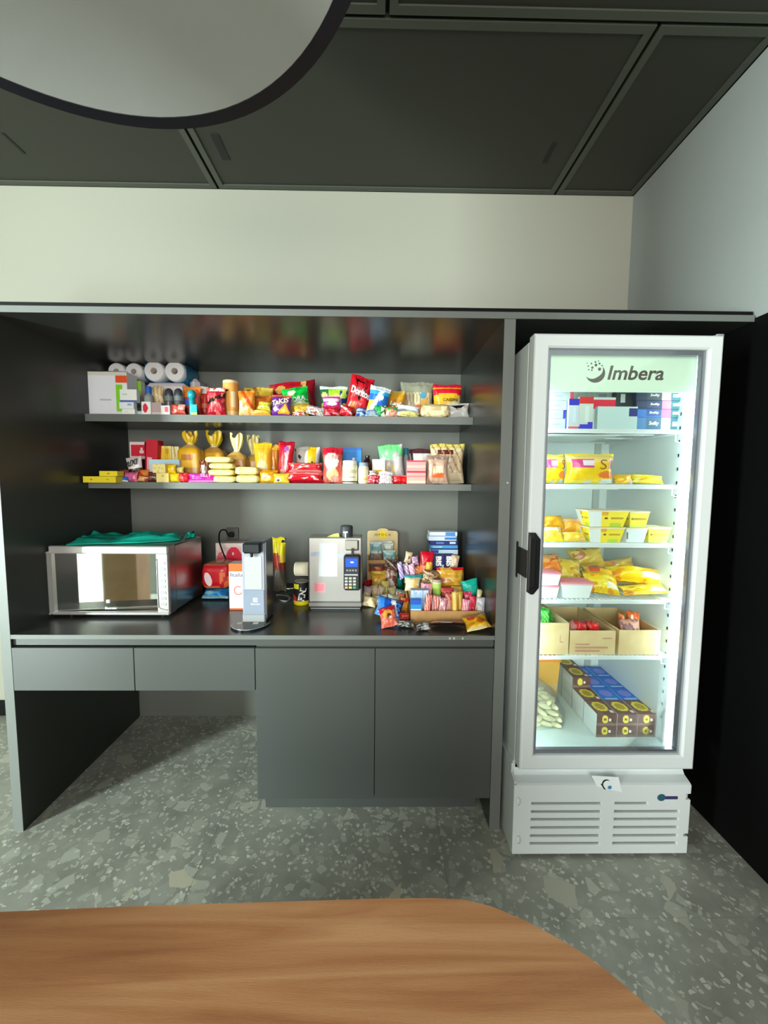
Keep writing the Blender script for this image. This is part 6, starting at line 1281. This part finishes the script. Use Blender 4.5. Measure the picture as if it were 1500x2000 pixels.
loose('cheese_packet', (1207, 926, 1242, None), YF+.01, ['f0b618', ('n', 4, 3, .2, 'f6dc4a'), ('r', .7, 0, 1, .3, 'c8b0b0')], 'small orange-yellow packet next to the bread packs', (-25, 0, 0), zs=Z_[1], dep=.05)
loose('cheese_packet', (1240, 926, 1305, None), YF+.004, ['f4d412', ('n', 4, 6, .2, 'f8ea6a'), ('n', 5, 2, .35, 'e0a818')], 'longer yellow packet at the right of the bread packs', (-25, 4, 0), zs=Z_[1], dep=.055, n=20)
# shelf 3
tubf = ['f6e030', ('r', 0, 0, .36, 1, 'e4ecec'), ('r', .36, .25, .92, .72, 'f8e23c'), ('r', .40, .50, .54, .66, '8a4a2a'), ('r', .56, .50, .88, .66, 'c8a020'), ('r', .56, .06, .9, .24, 'b8d838'), ('e', .42, .9, .08, .12, 'e8a81c')]
tubw = ['dde8ea', ('r', .0, .2, .08, .8, '8a6a50')]
tuby = ['f4e04a', ('r', .05, .5, .2, .62, '8a6a3a'), ('r', .2, .5, .9, .6, 'b8982c'), ('b', 0, .15, 'd4e070')]
for bb, Yq, c, lb, dp in (((1150, 1030, 1222, None), YF, tubf, 'yellow and white tub, lower left of the stacked tubs', .10), ((1224, 1031, 1266, None), YF+.002, tubw, 'plain white tub in the middle of the lower tub row', .10), ((1267, 1030, 1312, None), YF+.004, tuby, 'yellow tub at the right end of the lower tub row', .09),
                       ((1148, 997, 1229, 1029.5), YF+.004, tubf, 'yellow and white tub, upper left of the stacked tubs', .10), ((1230, 999, 1269, 1030.5), YF+.01, tuby, 'yellow tub, upper right of the stacked tubs', .10)):
    tub('margarine_tub', bb, Yq, Z_[2], lb, c, group='tubs on the middle fridge shelf', dep=dp, lid='e9d9bc')
for bb, Yq, c, lb, zz in (((1063, 1031, 1106, None), YF, ['f2cf3a', ('b', .6, 1, 'f0e6c8'), ('n', 4, 3, .3, 'f6e02a')], 'cream and yellow cheese bag at the left front', Z_[2]), ((1104, 1040, 1150, None), YF, ['f4c840', ('n', 4, 6, .2, 'f8e05a'), ('b', .8, 1, 'f0d8b0')], 'flat yellow cheese bag left of the tubs', Z_[2]),
                      ((1063, 1008, 1106, 1034), YF+.06, ['efb21a', ('n', 4, 2, .3, 'd88a14')], 'deep yellow cheese bag lying at the back left', None), ((1098, 1013, 1149, 1042), YF+.07, ['eda428', ('b', .6, 1, 'd8b0a0'), ('n', 4, 5, .3, 'f4c850'), ('e', .9, .3, .1, .3, 'b8603a')], 'orange cheese bag with pinkish top behind the flat one', None)):
    loose('cheese_bag', bb, Yq, c, lb, (-35, 0, 0), zs=zz, dep=.055, cat='cheese bag', n=20)
# shelf 4
pinkt = ['e9efee', ('b', .9, 1, 'e8c8cc')]
for bb, Yq, lb, zz in (((1057, 1145, 1093, None), YF, 'white tub at the bottom left of the fourth fridge shelf', Z_[3]), ((1057, 1120, 1096, 1144.5), YF+.002, 'white tub stacked on another at the left fridge wall', None), ((1097, 1138, 1160, None), YF+.002, 'long white tub with pink lid in front of the yellow bags', Z_[3])):
    it = tub('dessert_tub', bb, Yq, zz, lb, pinkt, group='white tubs with pink lids', dep=.08, lid='e88a98')
ybag = lambda s_: ['f4cc18', ('n', 3, s_, .15, 'f8e04a'), ('n', 5, s_+1, .3, 'e89a1c'), ('r', .55, .15, .95, .4, 'f6ecc8'), ('d', 1, .5, .15, .25, 'd88a14')]
for bb, Yq, c, lb, rt, zz in (((1152, 1124, 1222, None), YF+.03, ybag(2), 'yellow pastry bag at the front of the heap, by the tubs', (-45, 8, 0), Z_[3]), ((1222, 1143, 1316, None), YF+.002, ybag(5), 'yellow pastry bag at the front right of the heap', (-45, -4, 0), Z_[3]),
                          ((1195, 1108, 1312, 1150), YF+.075, ybag(7)+[('e', .42, .8, .09, .1, '58b8a0')], 'long yellow pastry bag with green spot lying on the heap', (-50, 10, 0), None), ((1150, 1112, 1216, 1146), YF+.085, ['eebc2c', ('r', .1, .5, .4, .8, 'e2543a'), ('n', 4, 3, .25, 'd8a060')], 'yellow bag with red label in the middle of the heap', (-45, 12, 0), None),
                          ((1088, 1094, 1146, 1142), YF+.11, ['d8b83c', ('n', 4, 3, .1, 'e8d070'), ('n', 5, 8, .3, 'c09030')], 'olive yellow bag behind the long white tub', (-35, 6, 0), None), ((1117, 1072, 1192, 1112), YF+.19, ['d2b450', ('e', .2, .55, .16, .3, 'b87850'), ('n', 4, 6, .2, 'e4d070'), ('e', .42, .85, .06, .06, '4a4a30')], 'dull yellow bag heaped highest at the back', (-30, -6, 0), None),
                          ((1058, 1088, 1104, 1122), YF+.12, ['e8842a', ('b', .5, 1, 'efa860'), ('n', 4, 4, .3, 'c8601c')], 'orange bag lying above the left tubs', (-35, 0, 0), None), ((1172, 1092, 1256, 1128), YF+.18, ['e0bc5a', ('e', .25, .6, .12, .2, 'e8808a'), ('n', 4, 9, .2, 'cfa040')], 'tan yellow bag at the back behind the long one', (-35, -10, 0), None)):
    loose('pastry_bag', bb, Yq, c, lb, rt, zs=zz, dep=.085, cat='pastry bag', n=22, group='pastry bags heaped on the fourth shelf')
for a, b, c, d, lb in ((1060, 1120, 1150, 1150, 'white pastry bag filling the back left under the heap'), (1152, 1120, 1290, 1152, 'white pastry bag filling the back right under the heap')):
    loaf('pastry_bag', (a, b, c, None), YF+.19, Z_[3], ['e9cf78', ('n', 3, 3, .2, 'd8b04a')], lb, 'pastry bag', dep=.17)
# shelf 5: three open cartons
def open_box(bb, Yq, zs, dep, lb, print_=None, back=None):
    x0, x1, z0, z1 = place(bb, Yq, zs); t = .004
    o = empty('open_carton', ((x0+x1)/2, Yq, z0), lb, 'carton', 'open cartons on the fifth fridge shelf')
    f = box('front_wall', x0, x1, Yq, Yq+t, z0, z1, cardp, o); box('rear_wall', x0, x1, Yq+dep-t, Yq+dep, z0, z1, cardp, o)
    for xx in (x0, x1-t): box('side_wall', xx, xx+t, Yq+t, Yq+dep-t, z0, z1, cardp, o)
    box('carton_floor', x0+t, x1-t, Yq+t, Yq+dep-t, z0, z0+t, cardp, o)
    for (a, b, c, d) in print_ or ():
        w_, h_ = x1-x0, z1-z0
        mk('print_line', [(x0+a*w_, Yq-.0006, z0+b*h_), (x0+c*w_, Yq-.0006, z0+b*h_), (x0+c*w_, Yq-.0006, z0+d*h_), (x0+a*w_, Yq-.0006, z0+d*h_)], [(0, 1, 2, 3)], mat('carton_print', 'c09078', .8), f)
    return x0, x1, z0, z1
open_box((1050, 1217, 1112, None), YF, Z_[4], .30, 'pale open carton holding green packs, at the left fridge wall', ((.72, .40, .74, .62), (.72, .38, .84, .41)))
open_box((1114, 1232, 1203, None), YF, Z_[4], .30, 'pale open carton with red print holding red packs, in the middle', ((.12, .40, .44, .46), (.12, .26, .84, .33), (.12, .12, .66, .19), (.72, .66, .92, .71)))
open_box((1210, 1231, 1291, None), YF, Z_[4], .28, 'pale open carton holding orange packs, at the right')
loose('gum_pack', (1053, 1190, 1082, 1228), YF+.05, ['3fd03c', ('s', 3, 4, .4, '9af08a'), ('n', 4, 3, .2, '22a028')], 'bright green pack in the left open carton', (-25, 10, 0), zs=Z_[4]+.006, dep=.05)
loose('gum_pack', (1062, 1200, 1092, 1236), YF+.11, ['2fb838', ('s', 4, 3, .4, '8ae87c')], 'second green pack lying deeper in the left carton', (-30, -8, 0), zs=Z_[4]+.006, dep=.06)
for bb, c, lb, dy in (((1128, 1216, 1150, None), 'd81c20', 'red round candy pack, left one in the middle carton', .02), ((1152, 1217, 1173, None), 'e02424', 'red round candy pack, right one in the middle carton', .022), ((1116, 1217, 1130, None), 'd88a88', 'pink candy pack in the left corner of the middle carton', .03), ((1140, 1214, 1164, None), 'c86a60', 'dull red candy pack behind the two red ones', .09)):
    loaf('candy_pack', bb, YF+dy, Z_[4]+.005, [c, ('n', 5, 3, .25, 'f08078')], lb, 'candy', dep=.05, n=20, amp=.2)
for bb, c, lb, dy, rt in (((1180, 1203, 1232, 1244), ['e0703c', ('n', 4, 3, .2, 'f0a070'), ('b', 0, .2, 'f0c8b0')], 'orange salmon coloured pack lying in the right carton', .06, (-35, 8, 0)), ((1228, 1198, 1262, 1240), ['e2622c', ('n', 4, 6, .2, 'f09050'), ('e', .3, .7, .1, .1, 'f6e8d8')], 'bright orange pack sticking out of the right carton', .09, (-30, 10, 0)), ((1222, 1216, 1262, 1252), ['d8a08c', ('n', 5, 3, .1, '9a6a70')], 'pink and brown pack in the front of the right carton', .02, (-30, 0, 0))):
    loose('cookie_pack', (max(bb[0], 1214), bb[1], bb[2], None), YF+dy, c, lb, rt, zs=Z_[4]+.006, dep=.05, n=16, cat='cookie pack')
# floor of the fridge: chocolate boxes, buns, tub
Z6 = zI0+.0006; Yb0 = U(1225, 1440, z=Z6).y
bw = (U(1285, 1430, Y=Yb0).x-U(1164, 1430, Y=Yb0).x)/3; xb_ = U(1164, 1430, Y=Yb0).x; bh = (U(1225, 1395, Y=Yb0).z-Z6)/2
bd = .105
bd = max(.06, min(bd, (YB-.012-Yb0)/4))
def choc(ix, iy, iz, blue, lb):
    x0 = xb_+ix*bw; y0 = Yb0+iy*bd; z0 = Z6+iz*bh
    c = '2f6cd0' if blue else '6b4a44'
    top = (['2d78dc', ('e', .5, .55, .32, .26, '8a8ae0'), ('r', .15, .04, .85, .18, 'a8ccf0')] if blue else ['7a564e', ('e', .50, .55, .36, .34, 'ecd44e'), ('e', .50, .55, .25, .22, 'b89a3a'), ('r', .78, .1, .95, .3, 'f0dcd8')])
    fr_ = ['6b4a44', ('e', .42, .55, .15, .36, 'f0dc5a'), ('e', .66, .5, .07, .14, 'f4ecd8'), ('b', 0, .22, '8a6c64')]
    P = [(-bw/2, 0)]
    V, Fc, C = [], [], []
    def face(org, du, dv, spec, n):
        f = paint(spec); o = len(V); org, du, dv = map(np.array, (org, du, dv))
        for j in range(n+1):
            for i in range(n+1): V.append(tuple(org+du*(i/n)+dv*(j/n)))
        for j in range(n):
            for i in range(n): a = o+j*(n+1)+i; Fc.append((a, a+1, a+n+2, a+n+1)); C.append(f((i+.5)/n, (j+.5)/n))
    g = .0012; a0, a1, b0, b1, c0, c1 = x0+g, x0+bw-g, y0+g, y0+bd-g, z0, z0+bh-.0006
    face((a0, b0, c0), (a1-a0, 0, 0), (0, 0, c1-c0), fr_, 18); face((a0, b0, c1), (a1-a0, 0, 0), (0, b1-b0, 0), top, 18)
    face((a0, b1, c0), (0, b0-b1, 0), (0, 0, c1-c0), ['dfe4e2', ('b', 0, .05, '8a8a88')], 4); face((a1, b0, c0), (0, b1-b0, 0), (0, 0, c1-c0), ['cfd4d2'], 1)
    face((a1, b1, c0), (a0-a1, 0, 0), (0, 0, c1-c0), [c], 1); face((a0, b1, c0), (a1-a0, 0, 0), (0, b0-b1, 0), [c], 1)
    o = mk('chocolate_box', V, Fc, PC, cols=C); tag(o, lb, 'box', 'chocolate boxes on the fridge floor')
    it = Item(o, lambda u, v: (a0+u*(a1-a0), b0, c0+v*(c1-c0)), lambda p: np.asarray(p))
    if iy == 0: it.text('M', (.36, .42, .48, .68), MATS['ink_brown'], off=.0006, bold=.02)
    return it
colsN = ('left', 'middle', 'right'); rowsN = ('front', 'second', 'third', 'rear')
for ix in range(3):
    for iy in range(4):
        for iz in range(2):
            if iz == 0 and ix > 0 and iy > 0: blue = False
            else: blue = ix > 0 and iy > 0
            lb = f"{'blue' if blue else 'brown'} topped chocolate box, {('lower', 'upper')[iz]} layer, {rowsN[iy]} row, {colsN[ix]} column"
            choc(ix, iy, iz, blue, lb)
choc(0, 2, 2, False, 'brown chocolate box stacked third layer at the back of left column')
choc(0, 3, 2, False, 'brown chocolate box stacked third layer at the rear end of left column')
# clear bag of cheese buns and orange tub
bun = mat('bun_dough', 'f6eab0', .7, noise_c=(20, 'f2e29c', 'fcf6d0'))
Yq = U(1085, 1425, z=Z6).y
k = 0; rnd = random.Random(4)
bx0, bx1 = xi0+.012, U(1118, 1400, Y=Yq).x
pb_ = empty('bun_bag', ((bx0+bx1)/2, Yq+.06, Z6), 'clear bag of pale yellow cheese bread sticks at the left fridge floor', 'bun bag')
for lev in range(5):
    for j in range(4):
        for i in range(5 - lev // 2):
            L_ = .028; cx = bx0+.018+(bx1-bx0-.04)*(i+.5*(lev % 2)*.6)/max(1, (5 - lev // 2)) + rnd.uniform(-.006, .006); cy = Yq+.022+j*.032+rnd.uniform(-.006, .006)+lev*.006; cz_ = Z6+.012+lev*.0215
            a = rnd.uniform(-1.3, 1.3); V = []
            for q_ in range(7):
                ph = math.pi*q_/6-math.pi/2
                for m_ in range(8):
                    an = 2*math.pi*m_/8; lx, ly, lz = L_*math.sin(ph), .0115*math.cos(ph)*math.cos(an), .0115*math.cos(ph)*math.sin(an)
                    V.append((cx+lx*math.cos(a)-ly*math.sin(a), cy+lx*math.sin(a)+ly*math.cos(a), cz_+lz))
            Fc = [(q_*8+m_, q_*8+(m_+1) % 8, (q_+1)*8+(m_+1) % 8, (q_+1)*8+m_) for q_ in range(6) for m_ in range(8)]
            mk('cheese_bun', V, Fc, bun, pb_, smooth=True)
# film of the bag
def film():
    n1, n2 = 26, 16; V = []; cx, cy = (bx0+bx1)/2, Yq+.075; rx, ry = (bx1-bx0)/2+.004, .078; H = U(1075, 1318, Y=cy).z-Z6
    for j in range(n2+1):
        t = j/n2; s_ = max(.12, (1-(max(0, t-.25)/.75)**1.6))
        for i in range(n1):
            a = 2*math.pi*i/n1; r = s_*(1+.12*noise.noise((math.cos(a)*2, math.sin(a)*2, t*4)))
            V.append((max(cx-.2*rx*t+rx*r*math.cos(a), xi0+.003), cy+.02*t+ry*r*math.sin(a), Z6+.0005+t*H))
    Fc = [(j*n1+i, j*n1+(i+1) % n1, (j+1)*n1+(i+1) % n1, (j+1)*n1+i) for j in range(n2) for i in range(n1)]
    mk('clear_film', V, Fc, film_mat('bag_film'), pb_, smooth=True)
film()
it = tub('orange_tub', (1052, 1284, 1095, None), Yq+.17, Z6, 'orange lidded tub standing behind the clear bun bag', ['dca648', ('b', .0, .5, 'd8b070')], dep=.10, lid='ef8c28')
